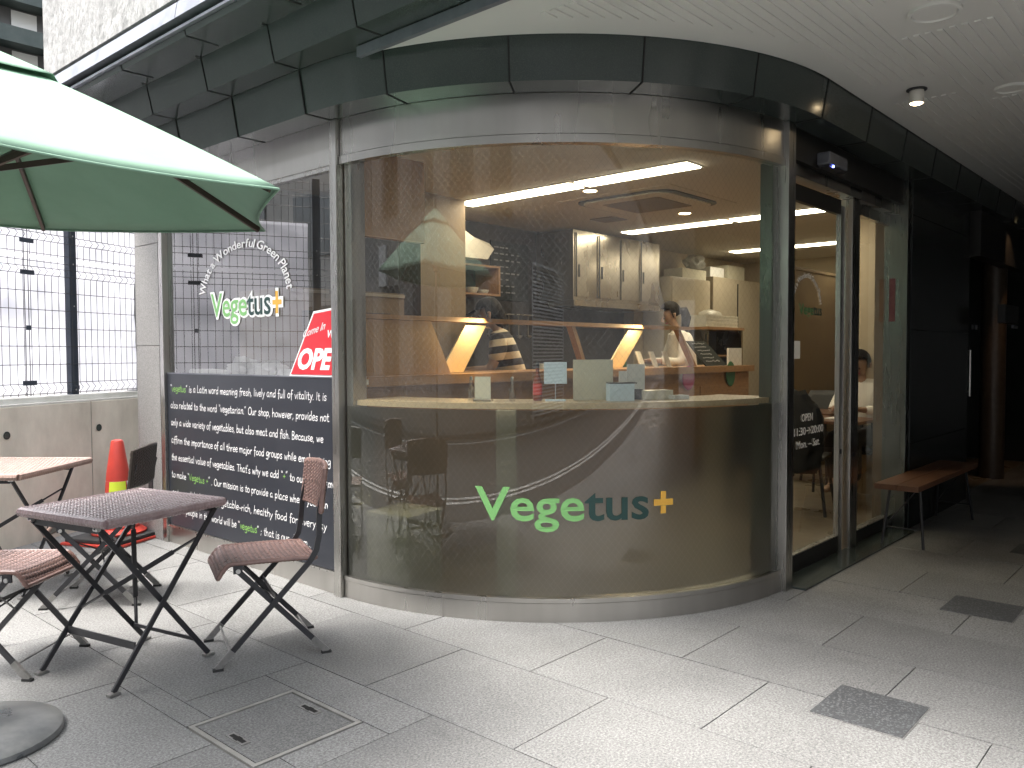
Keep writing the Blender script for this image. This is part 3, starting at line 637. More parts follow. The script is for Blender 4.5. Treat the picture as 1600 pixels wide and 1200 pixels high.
# bags and wrapped things on the inner ledge
b = MB(); b.box(2.605, 2.78, 3.52, 5.35, 1.085, 1.112); props(b.build('inner_ledge', 'white'), 'white shelf just inside the side window', 'shelf')
def blob(name, c, s, seed, m, lab, cat, n=3, amp=.25, grp=None):
    bm = bmesh.new(); bmesh.ops.create_icosphere(bm, subdivisions=n, radius=1)
    for v in bm.verts:
        d = 1+amp*noise.noise(v.co*2.3+Vector((seed, seed*2, 0)))+amp*.6*noise.noise(v.co*5+Vector((0, seed, seed)))
        v.co = Vector((v.co.x*s[0]*d, v.co.y*s[1]*d, max(v.co.z*d, -.8)*s[2]))
        v.co += Vector(c)
    q = MB(); q.bm.free(); q.bm = bm; o = q.build(name, m, smooth=True); return props(o, lab, cat, grp)
blob('plastic_bag', (2.69, 4.62, 1.165), (.06, .16, .062), 3, 'clearp', 'crumpled cream plastic bag beside the ring logo behind the side window', 'bag', amp=.5)
blob('plastic_bag', (2.69, 4.33, 1.155), (.06, .14, .055), 9, 'clearp', 'larger clear plastic bag middle of the inner ledge', 'bag', amp=.5)
b = MB(); b.tube([(2.68, 5.28, 1.135), (2.68, 5.0, 1.14), (2.68, 4.78, 1.135)], .018, 8); props(b.build('wrapped_roll', 'clearp', smooth=True), 'thin wrapped roll lying at the left end of the inner ledge', 'roll')
b = MB(); b.box(2.64, 2.74, 3.98, 4.16, 1.112, 1.165); props(b.build('small_box', 'clearp', bevel=.006), 'small translucent box on the inner ledge beside the red sign', 'box')
# ================================================================== DOOR WALL
D = thing('entrance_door', 'steel framed glass entrance doors with opening hours lettering', 'door', (5.3, DY, 0))
b = MB(); b.box(4.115, 4.20, 1.775, 1.90, 0, Z1-.001); b.build('post', 'steel', D, bevel=.002)
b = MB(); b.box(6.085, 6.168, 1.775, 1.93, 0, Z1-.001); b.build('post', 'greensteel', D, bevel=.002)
b = MB(); b.box(4.201, 6.084, 1.80, 1.90, 2.262, Z1-.001); b.build('transom', 'dark', D)
b = MB(); b.box(4.201, 6.084, 1.835, 1.92, 2.20, 2.261); b.build('head_rail', 'steelh', D)
b = MB(); b.box(5.255, 5.385, 1.855, 1.94, .0, 2.199); b.build('mullion', 'steel', D, bevel=.002)
b = MB(); b.box(5.14, 5.205, 1.885, 1.915, .0, 2.145); b.box(4.201, 4.32, 1.885, 1.915, 0, 2.145); b.build('door_stile', 'steel', D)
b = MB(); b.box(4.321, 5.139, 1.885, 1.915, 2.09, 2.18); b.build('top_rail', 'dark', D)
b = MB(); b.box(4.321, 5.139, 1.885, 1.915, .008, .105); b.box(5.386, 6.084, 1.885, 1.93, .0, .085); b.build('bottom_rail', 'dark', D)
b = MB(); b.box(4.321, 5.139, 1.882, 1.918, .1055, .112); b.box(5.386, 6.084, 1.88, 1.932, .0855, .091); b.build('rail_trim', 'steel', D)
b = MB(); b.box(5.386, 6.084, 1.89, 1.925, 2.13, 2.199); b.build('side_frame', 'steel', D)
b = MB(); b.box(4.205, 6.08, 1.705, 1.88, .0, .010); b.build('threshold', 'clad', D)
b = MB(); b.grid(lambda u, v: (4.321+u*.818, 1.90, .112+v*1.978), 1, 1); o = b.build('door_glass', 'glass', D, fix=False); uvmap(o, lambda c: (c.x, c.z))
b = MB(); b.grid(lambda u, v: (5.386+u*.698, 1.905, .091+v*2.04), 1, 1); o = b.build('fixed_glass', 'glass', D, fix=False); uvmap(o, lambda c: (c.x, c.z))
b = MB(); b.box(6.25, 6.31, 1.965, 2.045, 0, 2.2); b.build('inner_jamb', 'brownp', D)
for x, y in ((4.99, 1.884), (5.315, 1.854)):
    pass
b = MB(); b.tube([(5.172, 1.882, .63), (5.172, 1.8848, .63)], .016, 14); b.build('lock_cylinder', 'black', D)
b = MB(); b.tube([(5.315, 1.852, .60), (5.315, 1.8548, .60)], .016, 14); b.build('lock_cylinder', 'black', D)
fd = lambda x0, z0: (lambda u, v, d: (x0+u, 1.896-d, z0+v))
for s, x0, x1, z in (('OPEN', 4.595, 4.755, .852), ('11:30→20:00', 4.49, 4.915, .775), ('Mon. – Sat.', 4.525, 4.865, .700)):
    textobj('hours_lettering', [(s, 0)], .062, fd(x0, z), ['ringt'], D, off=.0006, width=x1-x0)
ring('ring_lettering', 'What a Wonderful Green Planet', 0, 0, .19, 172, 8, .045, lambda u, v, d: (4.66+u, 1.896-d, 1.50+v*.92), 'ringt', D)
textobj('logo_lettering', [('Vege', 0), ('tus', 1)], .085, fd(4.545, 1.465), ['greenc', 'ld'], D, off=.0015, width=.33)
b = MB(); b.box(4.425, 4.56, 1.8945, 1.8965, 1.212, 1.312); st = b.build('notice_sticker', 'paper', D)
b = MB(); b.box(4.435, 4.465, 1.8935, 1.894, 1.268, 1.300); b.build('sticker_icon', 'red', st)
b = MB(); b.box(4.435, 4.465, 1.8935, 1.894, 1.222, 1.254); b.build('sticker_icon', 'paperb', st)
b = MB(); b.box(6.083, 6.0845, 1.852, 1.892, 1.46, 1.76); b.build('poster', 'darkred', D)
# door sensor
t = thing('door_sensor', 'small grey automatic door sensor on the dark transom', 'sensor', (4.66, 1.79, 2.28))
b = MB(); b.box(4.53, 4.80, 1.725, 1.7995, 2.275, 2.345); b.build('housing', 'alu', t, bevel=.012)
b = MB(); b.box(4.545, 4.785, 1.735, 1.79, 2.262, 2.2745); b.build('lens', 'black', t)
b = MB(); b.tube([(4.60, 1.729, 2.27), (4.60, 1.7345, 2.27)], .005, 10); b.build('indicator', 'led', t)
# ================================================================== CEILING LIGHTS (arcade)
def downlight(x, y, r, lab, z=2.613):
    t = thing('ceiling_light', lab, 'ceiling light', (x, y, z))
    b = MB(); b.lathe([(r, -.001), (r*1.0, -.014), (r*.86, -.016), (r*.8, -.002)], (x, y, z), 28); b.build('trim_ring', 'ceilw', t, smooth=True)
    b = MB(); b.lathe([(r*.80, -.0095), (r*.66, -.0045), (r*.5, -.002), (.001, -.002)], (x, y, z), 28); b.build('reflector', 'ceilw', t, smooth=True); return t
downlight(3.63, .97, .10, 'large round recessed downlight nearest the top edge of the ribbed ceiling')
downlight(4.93, .95, .075, 'small unlit round recessed downlight at the right edge of the ribbed ceiling')
t = thing('spotlight', 'lit spotlight hanging below the ribbed arcade ceiling', 'ceiling light', (4.64, 1.32, 2.61))
b = MB(); b.lathe([(.05, 0), (.05, -.006), (.032, -.006)], (4.64, 1.32, 2.612), 24); b.build('mounting_ring', 'black', t, smooth=True)
b = MB(); b.lathe([(.035, -.008), (.035, -.072), (.032, -.072), (.029, -.04)], (4.64, 1.32, 2.612), 24); b.build('housing', 'refl', t, smooth=True)
b = MB(); b.lathe([(.001, -.078), (.022, -.078), (.028, -.075), (.028, -.0725), (.001, -.0725)], (4.64, 1.32, 2.612), 24); b.build('bulb', 'dlamp', t, smooth=True)
def spot(x, y, z, e, ang, colr=(1, .78, .5), tgt=None, rad=.03, par=None):
    l = bpy.data.lights.new('spot', 'SPOT'); l.energy = e; l.spot_size = R(ang); l.spot_blend = .6; l.color = colr; l.shadow_soft_size = rad
    o = bpy.data.objects.new('lamp', l); col.objects.link(o); o.location = (x, y, z)
    if tgt: o.rotation_euler = (Vector((x, y, z))-Vector(tgt)).to_track_quat('Z', 'Y').to_euler()
    return o
spot(4.64, 1.32, 2.50, 3, 70)
# ================================================================== INTERIOR LIGHTS
def strip(x, y0, y1, lab):
    t = thing('strip_light', lab, 'ceiling light', (x, (y0+y1)/2, 2.45), group='linear ceiling lights in the shop')
    b = MB(); b.box(x-.105, x+.105, y0-.01, y1+.01, 2.444, 2.4495); b.build('frame', 'iceil', t)
    b = MB(); b.box(x-.09, x+.09, y0, y1, 2.436, 2.443); b.build('diffuser', 'lamp', t)
strip(4.715, 2.66, 3.545, 'near linear ceiling light, half closest to the curved glass')
strip(4.715, 3.60, 4.72, 'near linear ceiling light, half towards the kitchen wall')
strip(6.93, 2.55, 3.50, 'middle linear ceiling light, half towards the doors')
strip(6.93, 3.56, 4.66, 'middle linear ceiling light, half above the steel cupboards')
strip(9.12, 3.0, 4.62, 'farthest linear ceiling light above the partition')
for x, y, lab in ((4.976, 3.668, 'small round lit downlight beside the near linear light'), (6.33, 3.656, 'small round lit downlight behind the air conditioner'), (5.6, 2.35, 'small round downlight above the doors')):
    t = thing('round_downlight', lab, 'ceiling light', (x, y, 2.45), group='round downlights in the shop')
    b = MB(); b.lathe([(.05, -.002), (.062, -.006), (.062, -.001)], (x, y, 2.45), 20); b.build('trim', 'iceil', t)
    b = MB(); b.lathe([(.001, -.004), (.049, -.004)], (x, y, 2.45), 20); b.build('bulb', 'dlamp', t)
spot(4.976, 3.72, 2.42, 4.5, 95, tgt=(4.6, 3.8, 1.1)); spot(6.33, 3.7, 2.42, 4.5, 95, tgt=(6.3, 3.8, 1.1))
# cassette air conditioner
t = thing('air_conditioner', 'square ceiling cassette air conditioner with rounded outlets between the linear lights', 'air conditioner', (5.68, 3.62, 2.45))
def rsq(c, h, rad, n=6):
    P_ = []
    for (sx, sy, a0) in ((1, 1, 0), (-1, 1, 90), (-1, -1, 180), (1, -1, 270)):
        for i in range(n+1):
            a_ = R(a0+90*i/n); P_.append((c[0]+sx*(h-rad)+rad*math.cos(a_), c[1]+sy*(h-rad)+rad*math.sin(a_)))
    return P_
cc = (5.68, 3.62)
b = MB(); b.prism([(x, y, 2.447) for x, y in rsq(cc, .52, .02)], (0, 0, .0025)); b.build('ceiling_plate', 'iceil', t)
b = MB(); b.prism([(x, y, 2.438) for x, y in rsq(cc, .44, .16)], (0, 0, .0085)); b.build('outlet', 'dark', t)
b = MB(); b.prism([(x, y, 2.428) for x, y in rsq(cc, .40, .13)], (0, 0, .0095)); b.build('body', 'iceil', t, bevel=0)
b = MB(); b.prism([(x, y, 2.4245) for x, y in rsq(cc, .26, .02)], (0, 0, .003)); b.build('intake_grille', 'brownp', t)
b = MB(); b.box(6.02, 6.26, 4.2, 4.44, 2.442, 2.449); props(b.build('ceiling_vent', 'brownp'), 'small dark square ceiling vent near the steel cupboards', 'vent')
b = MB(); b.box(4.02, 4.16, 2.05, 2.20, 2.36, 2.44); props(b.build('wall_box', 'inox', bevel=.006), 'small boxy fitting at the ceiling near the right end of the curved window', 'fitting')
# hanging box panel + kitchen things
b = MB(); b.box(3.05, 3.54, 3.9, 3.94, 1.945, 2.449); props(b.build('hanging_panel', 'woodv'), 'brown wooden panel hanging from the shop ceiling at the left', 'panel')
# ------------------------------------------------------------------ service counter
K = thing('service_counter', 'long oak service counter with raised rail and slanted supports', 'counter', (5.1, 3.7, 0))
b = MB(); b.box(2.81, 7.45, 3.60, 3.66, .0, 1.065); b.build('front_panel', 'woodc', K)
b = MB(); b.box(2.81, 7.49, 3.56, 4.10, 1.068, 1.125); b.build('counter_top', 'woodc', K)
b = MB()
for x0, x1 in ((4.9, 5.6), (5.7, 6.4), (6.5, 7.3)): b.box(x0, x1, 3.592, 3.5995, .2, .95)
b.build('front_moulding', 'woodc', K)
b = MB(); b.prism([(2.81, 3.60, 1.126), (3.47, 3.60, 1.126), (3.31, 3.60, 1.44), (2.81, 3.60, 1.44)], (0, .03, 0)); b.build('end_panel', 'woodv', K)
b = MB(); b.box(2.81, 6.30, 3.58, 3.68, 1.441, 1.468); b.build('top_rail', 'woodc', K)
for (x, dx) in ((4.67, .16), (6.14, .28)):
    b = MB(); b.prism([(x, 3.605, 1.44), (x+.04, 3.605, 1.44), (x+.04+dx, 3.605, 1.126), (x+dx, 3.605, 1.126)], (0, .05, 0)); b.build('slanted_support', 'woodc', K)
for (xa, xb, xc, xd) in ((3.628, 3.812, 3.694, 3.493), (5.427, 5.638, 5.473, 5.261)):
    b = MB(); b.prism([(xa, 3.63, 1.425), (xb, 3.63, 1.425), (xc, 3.72, 1.13), (xd, 3.72, 1.13)], (0, .01, 0)); b.build('slanted_divider', 'gold', K)  # wooden divider; the lamp glow on it is put into a gold metal colour
    l = bpy.data.lights.new('under', 'AREA'); l.energy = .6; l.size = .14; l.color = (1, .75, .42)
    o = bpy.data.objects.new('lamp', l); col.objects.link(o); o.location = ((xa+xb)/2-.02, 3.50, 1.41); o.rotation_euler = (Vector(o.location)-Vector(((xc+xd)/2+.02, 3.66, 1.26))).to_track_quat('Z', 'Y').to_euler()
# small cards on counter
for i, (x, lab) in enumerate(((5.72, 'leftmost of the three leaning cream cards on the counter'), (5.92, 'middle one of the three leaning cream cards on the counter'), (6.13, 'rightmost of the three leaning cream cards, beside the slanted support'))):
    b = MB(); b.prism([(x, 3.70, 1.126), (x+.07, 3.70, 1.126), (x+.03, 3.73, 1.26), (x-.04, 3.73, 1.26)], (0, .012, 0)); props(b.build('menu_card', 'paper'), lab, 'card', 'cream menu cards leaning on the counter')
t = thing('chalkboard_menu', 'slanted black chalkboard menu leaning at the right part of the counter', 'menu board', (6.65, 3.62, 1.126))
Pq = [(6.38, 3.66, 1.35), (6.70, 3.66, 1.35), (7.02, 3.60, 1.128), (6.62, 3.60, 1.128)]
b = MB(); b.prism(Pq, (0, .015, 0)); b.build('board', 'chalk', t)
b = MB()
for i in range(6):
    f_ = .1+.14*i; a_ = Vector(Pq[0]).lerp(Vector(Pq[3]), f_); c_ = Vector(Pq[1]).lerp(Vector(Pq[2]), f_); p_ = a_.lerp(c_, .15)+Vector((0, -.002, 0)); q_ = a_.lerp(c_, .55+.3*random.random())+Vector((0, -.002, 0))
    n_ = 7
    for j in range(n_): b.bar(p_.lerp(q_, j/n_), p_.lerp(q_, (j+.7)/n_)+Vector((0, 0, .008*random.uniform(-1, 1))), .006, .001)
b.build('chalk_writing', 'txt', t)
b = MB(); b.lathe([(.001, 0), (.10, 0), (.085, .004), (.001, .004)], (0, 0, 0), 24); b.bm.transform(Matrix.Translation((6.28, 3.585, 1.03)) @ Matrix.Rotation(R(90), 4, 'X') @ Matrix.Diagonal((1.05, 1.05, 1, 1))); props(b.build('round_card', 'magenta'), 'round magenta card hanging on the front of the service counter', 'card')
b = MB(); b.lathe([(.001, 0), (.09, 0), (.08, .004), (.001, .004)], (0, 0, 0), 24); b.bm.transform(Matrix.Translation((7.05, 3.585, 1.05)) @ Matrix.Rotation(R(90), 4, 'X') @ Matrix.Diagonal((1, 1.3, 1, 1))); props(b.build('oval_card', 'greenc'), 'oval dark green card hanging at the right end of the counter', 'card')
b = MB(); b.box(7.10, 7.36, 3.63, 3.65, 1.127, 1.29); props(b.build('notice_card', 'paper'), 'cream handwritten notice card standing at the far right counter end', 'card')
# columns of cupboards
t = thing('steel_cupboard', 'wall hung stainless steel kitchen cupboard with sliding doors', 'cupboard', (7.05, 5.0, 1.76))
b = MB(); b.box(6.28, 7.82, 4.83, 5.29, 1.76, 2.43); b.build('carcass', 'inox', t)
for x0, x1, yy in ((6.30, 6.67, 4.822), (6.66, 7.03, 4.810), (7.05, 7.42, 4.822), (7.41, 7.79, 4.810)):
    b = MB(); b.box(x0, x1, yy, yy+.008, 1.79, 2.40); dr = b.build('sliding_door', 'inox', t, bevel=.002)
    b = MB(); b.box(x0+.01, x0+.028, yy-.004, yy-.0005, 1.79, 2.40); b.build('door_edge', 'dark', dr)
    b = MB(); b.box(x0+.05, x0+.075, yy-.004, yy-.0005, 1.98, 2.10); b.build('pull', 'black', dr)
b = MB(); b.box(6.25, 7.85, 4.80, 5.29, 1.70, 1.755); props(b.build('cupboard_shelf', 'inox'), 'thin steel shelf directly under the wall cupboard', 'shelf')
b = MB(); b.box(4.7, 7.9, 4.72, 5.29, 0, .95); props(b.build('back_counter', 'inox'), 'low steel kitchen counter along the back wall', 'counter')
t = thing('wall_shelf', 'open oak wall shelf with cups and glasses above the cook', 'shelf', (5.15, 5.15, 1.757))
b = MB(); b.box(4.66, 5.44, 5.0, 5.29, 1.757, 1.775); b.build('shelf_bottom', 'woodc', t)
b = MB(); b.box(4.66, 5.44, 5.0, 5.29, 2.005, 2.022); b.build('shelf_top', 'woodc', t)
b = MB(); b.box(5.42, 5.44, 5.0, 5.29, 1.7755, 2.0045); b.build('shelf_side', 'woodc', t)
def cup(x, y, z, r, h, m, lab, cat, grp): b = MB(); b.lathe([(r*.7, 0), (r, h*.7), (r, h), (r*.9, h), (r*.85, h*.5), (.001, h*.15)], (x, y, z), 14); props(b.build(cat.replace(' ', '_'), m, smooth=True), lab, cat, grp)
cup(4.93, 5.08, 1.776, .045, .11, 'plate', 'tall cream mug at the left of the oak wall shelf', 'mug', 'crockery on the wall shelf')
cup(5.04, 5.10, 1.776, .04, .10, 'plate', 'cream mug second from the column on the oak wall shelf', 'mug', 'crockery on the wall shelf')
cup(5.16, 5.08, 1.776, .055, .05, 'plate', 'low cream bowl in the middle of the oak wall shelf', 'bowl', 'crockery on the wall shelf')
cup(5.30, 5.08, 1.776, .05, .035, 'plate', 'small cream saucer bowl at the right of the oak wall shelf', 'bowl', 'crockery on the wall shelf')
b = MB(); b.box(4.66, 5.44, 5.05, 5.29, 1.47, 1.485); props(b.build('glass_shelf', 'woodc'), 'lower oak shelf of drinking glasses behind the cook', 'shelf')
for i, od in enumerate(('leftmost', 'second', 'third', 'fourth', 'fifth', 'rightmost')): cup(4.78+i*.1, 5.12, 1.4855, .03, .10, 'tumb', od+' clear tumbler from the column on the lower shelf behind the cook', 'tumbler', 'tumblers on the lower shelf')
t = thing('oven', 'dark boxy oven behind the left end panel of the counter', 'oven', (3.25, 4.6, 1.2))
b = MB(); b.box(2.85, 3.75, 4.35, 4.95, 1.13, 1.66); b.build('oven_body', 'brownp', t); b = MB(); b.box(2.93, 3.62, 4.342, 4.3495, 1.20, 1.52); b.build('oven_door', 'black', t); b = MB(); b.box(2.85, 3.75, 4.34, 4.3495, 1.63, 1.65); b.build('handle', 'inox', t)
b = MB(); b.box(2.85, 3.8, 4.3, 5.0, 0, 1.125); props(b.build('oven_stand', 'dark'), 'dark stand under the boxy oven', 'stand')
# crumpled cream bag on shelf
b = MB(); b.prism([(4.63, 4.70, 2.02), (4.63, 4.70, 2.26), (4.80, 4.70, 2.19), (5.0, 4.72, 2.16), (5.08, 4.74, 2.12), (5.0, 4.74, 2.03)], (0, .12, 0)); props(b.build('paper_sack', 'plate'), 'creased cream paper sack by the column above the oak shelf', 'sack')
for i, (x, h, r, m, lab) in enumerate(((4.9, .16, .05, 'inox', 'tall steel pot at the left end of the kitchen counter'), (5.5, .12, .08, 'inox', 'wide steel pot in the middle of the kitchen counter'), (5.95, .20, .035, 'plate', 'white squeeze bottle on the kitchen counter'), (6.6, .14, .09, 'inox', 'steel pot below the wall cupboard'), (7.3, .22, .04, 'greenc', 'dark green bottle at the right end of the kitchen counter'))):
    cup(x, 4.95, .951, r, h, m, lab, 'pot' if m == 'inox' else 'bottle', 'pots and bottles on the kitchen counter')
t = thing('utensil_rail', 'steel rail of hanging ladles on the dark kitchen wall', 'rail', (5.85, 5.28, 1.6))
b = MB(); b.tube([(5.5, 5.27, 1.62), (6.2, 5.27, 1.62)], .006, 8); b.build('rail', 'inox', t)
for i in range(5):
    x = 5.56+i*.14; b = MB(); b.tube([(x, 5.262, 1.61), (x, 5.262, 1.42)], .004, 6); b.lathe([(.001, -.03), (.025, -.015), (.03, 0)], (x, 5.25, 1.42), 12); b.build('ladle', 'inox', t)
t = thing('wall_poster', 'faded dark poster of chalk writing on the kitchen wall', 'poster', (5.9, 5.29, 1.9))
b = MB(); b.box(5.62, 6.15, 5.285, 5.299, 1.75, 2.3); b.build('sheet', 'chalk', t)
b = MB()
for r_ in range(8):
    for c_ in range(random.randint(3, 6)): b.box(5.66+c_*.08, 5.66+c_*.08+random.uniform(.03, .065), 5.283, 5.2845, 2.24-r_*.06, 2.252-r_*.06)
b.build('chalk_writing', 'footcap', t)
# fridges and boxes
t = thing('refrigerator', 'tall cream upright refrigerator behind the woman in white', 'refrigerator', (8.4, 5.0, 0))
b = MB(); b.box(8.0, 8.9, 4.80, 5.155, 0, 2.10); b.build('cabinet', 'cream', t, bevel=.01)
b = MB(); b.box(8.02, 8.88, 4.785, 4.7985, .1, 2.08); d_ = b.build('door', 'cream', t, bevel=.004); b = MB(); b.box(8.03, 8.06, 4.765, 4.7845, 1.2, 1.7); b.build('handle', 'dark', d_)
t = thing('storage_cabinet', 'wide cream storage cabinet right of the refrigerator', 'cabinet', (9.5, 5.0, 0))
b = MB(); b.box(8.98, 10.25, 4.80, 5.155, 0, 2.16); b.build('cabinet', 'cream', t, bevel=.01); b = MB(); b.box(9.6, 9.615, 4.79, 4.7995, .1, 2.1); b.build('door_gap', 'dark', t)
for (x0, x1, z0, z1, m, lab) in ((8.35, 8.9, 2.102, 2.22, 'kraft', 'flat kraft carton on top of the refrigerator'), (9.0, 9.35, 2.162, 2.28, 'paper', 'pale carton left on the storage cabinet'), (9.45, 9.9, 2.162, 2.33, 'kraft', 'larger kraft carton right on the storage cabinet')):
    b = MB(); b.box(x0, x1, 4.85, 5.1, z0, z1); props(b.build('carton', m, bevel=.004), lab, 'carton', 'cartons on the cabinets')
blob('plastic_bag', (8.7, 4.9, 2.30), (.16, .10, .10), 5, 'clearp', 'clear plastic bag on the kraft carton over the refrigerator', 'bag', amp=.4)
t = thing('shelf_unit', 'oak topped shelf unit with dark open bays right of the counter', 'shelf unit', (8.5, 4.4, 0))
b = MB(); b.box(8.1, 8.95, 4.38, 4.75, 1.50, 1.53); b.build('top', 'woodc', t); b = MB(); b.box(8.1, 8.95, 4.72, 4.75, 0, 1.499); b.build('back', 'dark', t)
for x in (8.1, 8.91): b = MB(); b.box(x, x+.04, 4.40, 4.719, 0, 1.499); b.build('side', 'inox', t)
b = MB(); b.box(8.141, 8.909, 4.40, 4.719, 1.20, 1.22); b.build('shelf', 'woodc', t)
t = thing('plastic_basket', 'white slotted plastic basket on the oak topped shelf unit', 'basket', (8.45, 4.55, 1.53))
b = MB(); x0, x1, y0, y1, z0, z1 = 8.12, 8.85, 4.42, 4.70, 1.532, 1.66
n_ = 22
for i in range(n_+1):
    x = x0+(x1-x0)*i/n_; b.box(x-.006, x+.006, y0, y0+.006, z0, z1)
for z in (z0, z0+.04, z0+.08, z1-.012): b.box(x0-.01, x1+.01, y0-.003, y0-.0005, z, z+.012)
b.box(x0, x1, y0+.01, y1, z0, z0+.006); b.box(x0, x0+.006, y0+.01, y1, z0+.006, z1); b.box(x1-.006, x1, y0+.01, y1, z0+.006, z1); b.box(x0, x1, y1-.006, y1, z0+.006, z1); b.build('basket_body', 'plate', t)
blob('cloth_pile', (8.45, 4.55, 1.66), (.22, .09, .07), 8, 'plate', 'rounded pile of white cloth in the slotted basket', 'cloth', amp=.15)
t = thing('oak_doorway_post', 'oak framed opening beside the right end of the curved window', 'post', (8.75, 3.95, 0))
b = MB(); b.box(8.30, 8.40, 3.56, 3.66, 0, 2.2); b.build('post', 'cream', t); b = MB(); b.box(8.41, 8.62, 3.54, 3.60, 1.2, 1.75); b.build('frame', 'woodv', t); b = MB(); b.box(8.44, 8.59, 3.53, 3.5395, 1.24, 1.5); b.build('opening', 'dark', t)
# ------------------------------------------------------------------ items on the curved counter
def oncnt(a, r): return cpt(a, r, 1.0165)
def cbox(name, a, r, w_, d_, h, m, lab, cat, extra=None):
    t = thing(name, lab, cat, oncnt(a, r), R(a+90))
    b = MB(); b.box(-w_/2, w_/2, -d_/2, d_/2, 0, h); b.build('body', m, t, world=False, bevel=.002)
    if extra: extra(t)
    return t
def ex1(t):
    b = MB(); b.box(-.06, .075, -.03, .03, .0845, .090); b.build('lid', 'dark', t, world=False); b = MB(); b.box(-.045, -.01, .0312, .0318, .06, .074); b.build('print', 'dark', t, world=False)
cbox('card_box', 233.4, 1.46, .125, .06, .084, 'paperb', 'pale blue printed box on the curved counter at the middle of the window', 'box', ex1)
def ex2(t):
    b = MB(); b.box(-.05, .05, .0105, .0112, .03, .032); b.build('print', 'ringt', t, world=False)
t = cbox('table_sign', 221, 1.44, .10, .006, .01, 'paperb', 'square pale blue table sign clipped above the curved counter', 'sign')
b = MB(); b.box(-.055, .055, -.004, .004, .085, .19); b.build('card', 'paperb', t, world=False); b = MB(); b.tube([(0, 0, 0), (0, 0, .085)], .003, 6); b.build('stem', 'bolt', t, world=False)
t = cbox('menu_stand', 229, 1.36, .20, .012, .20, 'kraft', 'large grey-green menu sheet standing behind the pale blue sign', 'menu stand')
def bottle(a, r, lab):
    t = thing('sauce_bottle', lab, 'bottle', oncnt(a, r)); c = (0, 0, 0)
    b = MB(); b.lathe([(.02, 0), (.022, .01), (.022, .09), (.010, .13), (.009, .16)], c, 14); b.build('bottle', 'bottle', t, world=False, smooth=True)
    b = MB(); b.lathe([(.0225, .03), (.0226, .085)], c, 14); b.build('bottle_label', 'red', t, world=False); b = MB(); b.lathe([(.010, .16), (.010, .18), (.002, .195)], c, 10); b.build('cap', 'black', t, world=False)
bottle(217.5, 1.40, 'small brown sauce bottle with a red label on the curved counter')
for a, r, lab in ((203.5, 1.38, 'glass cruet standing at the left part of the curved counter'), (212.5, 1.42, 'glass cruet just left of the sauce bottle')):
    t = thing('glass_cruet', lab, 'cruet', oncnt(a, r)); b = MB(); b.lathe([(.015, 0), (.018, .05), (.008, .07), (.012, .10)], (0, 0, 0), 12); b.build('glass', 'tumb', t, world=False, smooth=True); b = MB(); b.lathe([(.008, .10), (.008, .115), (.001, .12)], (0, 0, 0), 10); b.build('stopper', 'bolt', t, world=False)
t = cbox('leaflet_tray', 243, 1.36, .16, .08, .045, 'plate', 'low clear tray of cream leaflets right of the pale blue box', 'tray')
for i, (a, rr, w_, h) in enumerate(((238.6, 1.28, .12, .14), )):
    t = cbox('leaflet_stack', a, rr, w_, .01, h, 'paper', 'stepped cream leaflets standing behind the pale blue box', 'leaflets'); b = MB(); b.box(-.02, .075, -.016, -.006, 0, h+.035); b.build('rear_leaflet', 'paper', t, world=False)
t = cbox('napkin_box', 238.5, 1.33, .07, .07, .05, 'dark', 'small dark napkin box behind the pale blue box on the curved counter', 'box')
b = MB(); b.box(-.025, .025, -.004, .004, .0505, .085); b.build('napkins', 'paper', t, world=False)
t = cbox('card_stack', 247, 1.42, .09, .06, .02, 'paper', 'thin stack of white cards at the right part of the curved counter', 'cards')
t = cbox('leaflet_holder', 207, 1.45, .09, .05, .01, 'inox', 'clear leaflet holder between the two glass cruets', 'holder'); b = MB(); b.box(-.04, .04, -.01, -.006, .0105, .12); b.build('leaflet', 'kraft', t, world=False)
# under counter: bin, pillar of light wood
t = thing('waste_bin', 'pale square waste bin behind the frosted glass at the lower left', 'bin', cpt(189, 1.47, 0), R(9))
b = MB(); b.box(-.12, .12, -.14, .14, .004, .42); b.build('bin_body', 'kraft', t, world=False, bevel=.01); b = MB(); b.box(-.125, .125, -.145, .145, .421, .45); b.build('lid', 'kraft', t, world=False, bevel=.008)
t = thing('table_leg_post', 'pale wooden post behind the frosted glass under the counter', 'post', cpt(212.5, 1.585, 0), R(212.5))
b = MB(); b.box(-.02, .02, -.047, .047, .004, .985); b.build('post', 'palewood', t, world=False)
# ================================================================== SEATING INSIDE
def dining_chair(x, y, rz, lab):
    t = thing('dining_chair', lab, 'chair', (x, y, 0), rz, 'dark dining chairs in the shop')
    b = MB(); b.box(-.20, .20, -.20, .20, .42, .45); b.build('seat', 'dark', t, world=False, bevel=.01)
    for sx, sy in ((1, 1), (1, -1), (-1, 1), (-1, -1)): b = MB(); b.tube([(sx*.16, sy*.16, .42), (sx*.24, sy*.22, .004)], .013, 8); b.build('leg', 'black', t, world=False)
    b = MB(); b.grid(lambda u, v: (-.19-.02*math.cos((u-.5)*3)*1-.04*v, (u-.5)*.40*(1-.25*max(0, v-.7)/.3), .52+.34*v), 8, 6); o = b.build('backrest', 'facaded', t, world=False, smooth=True); so2 = o.modifiers.new('s', 'SOLIDIFY'); so2.thickness = .02
    b = MB(); b.tube([(-.19, .15, .45), (-.2, .14, .56)], .01, 6); b.tube([(-.19, -.15, .45), (-.2, -.14, .56)], .01, 6); b.build('back_strut', 'black', t, world=False); return t
dining_chair(6.35, 2.62, R(12), 'dark dining chair with the black coat, seen through the entrance door')
dining_chair(8.1, 3.1, R(200), 'dark dining chair farther back by the brown partition')
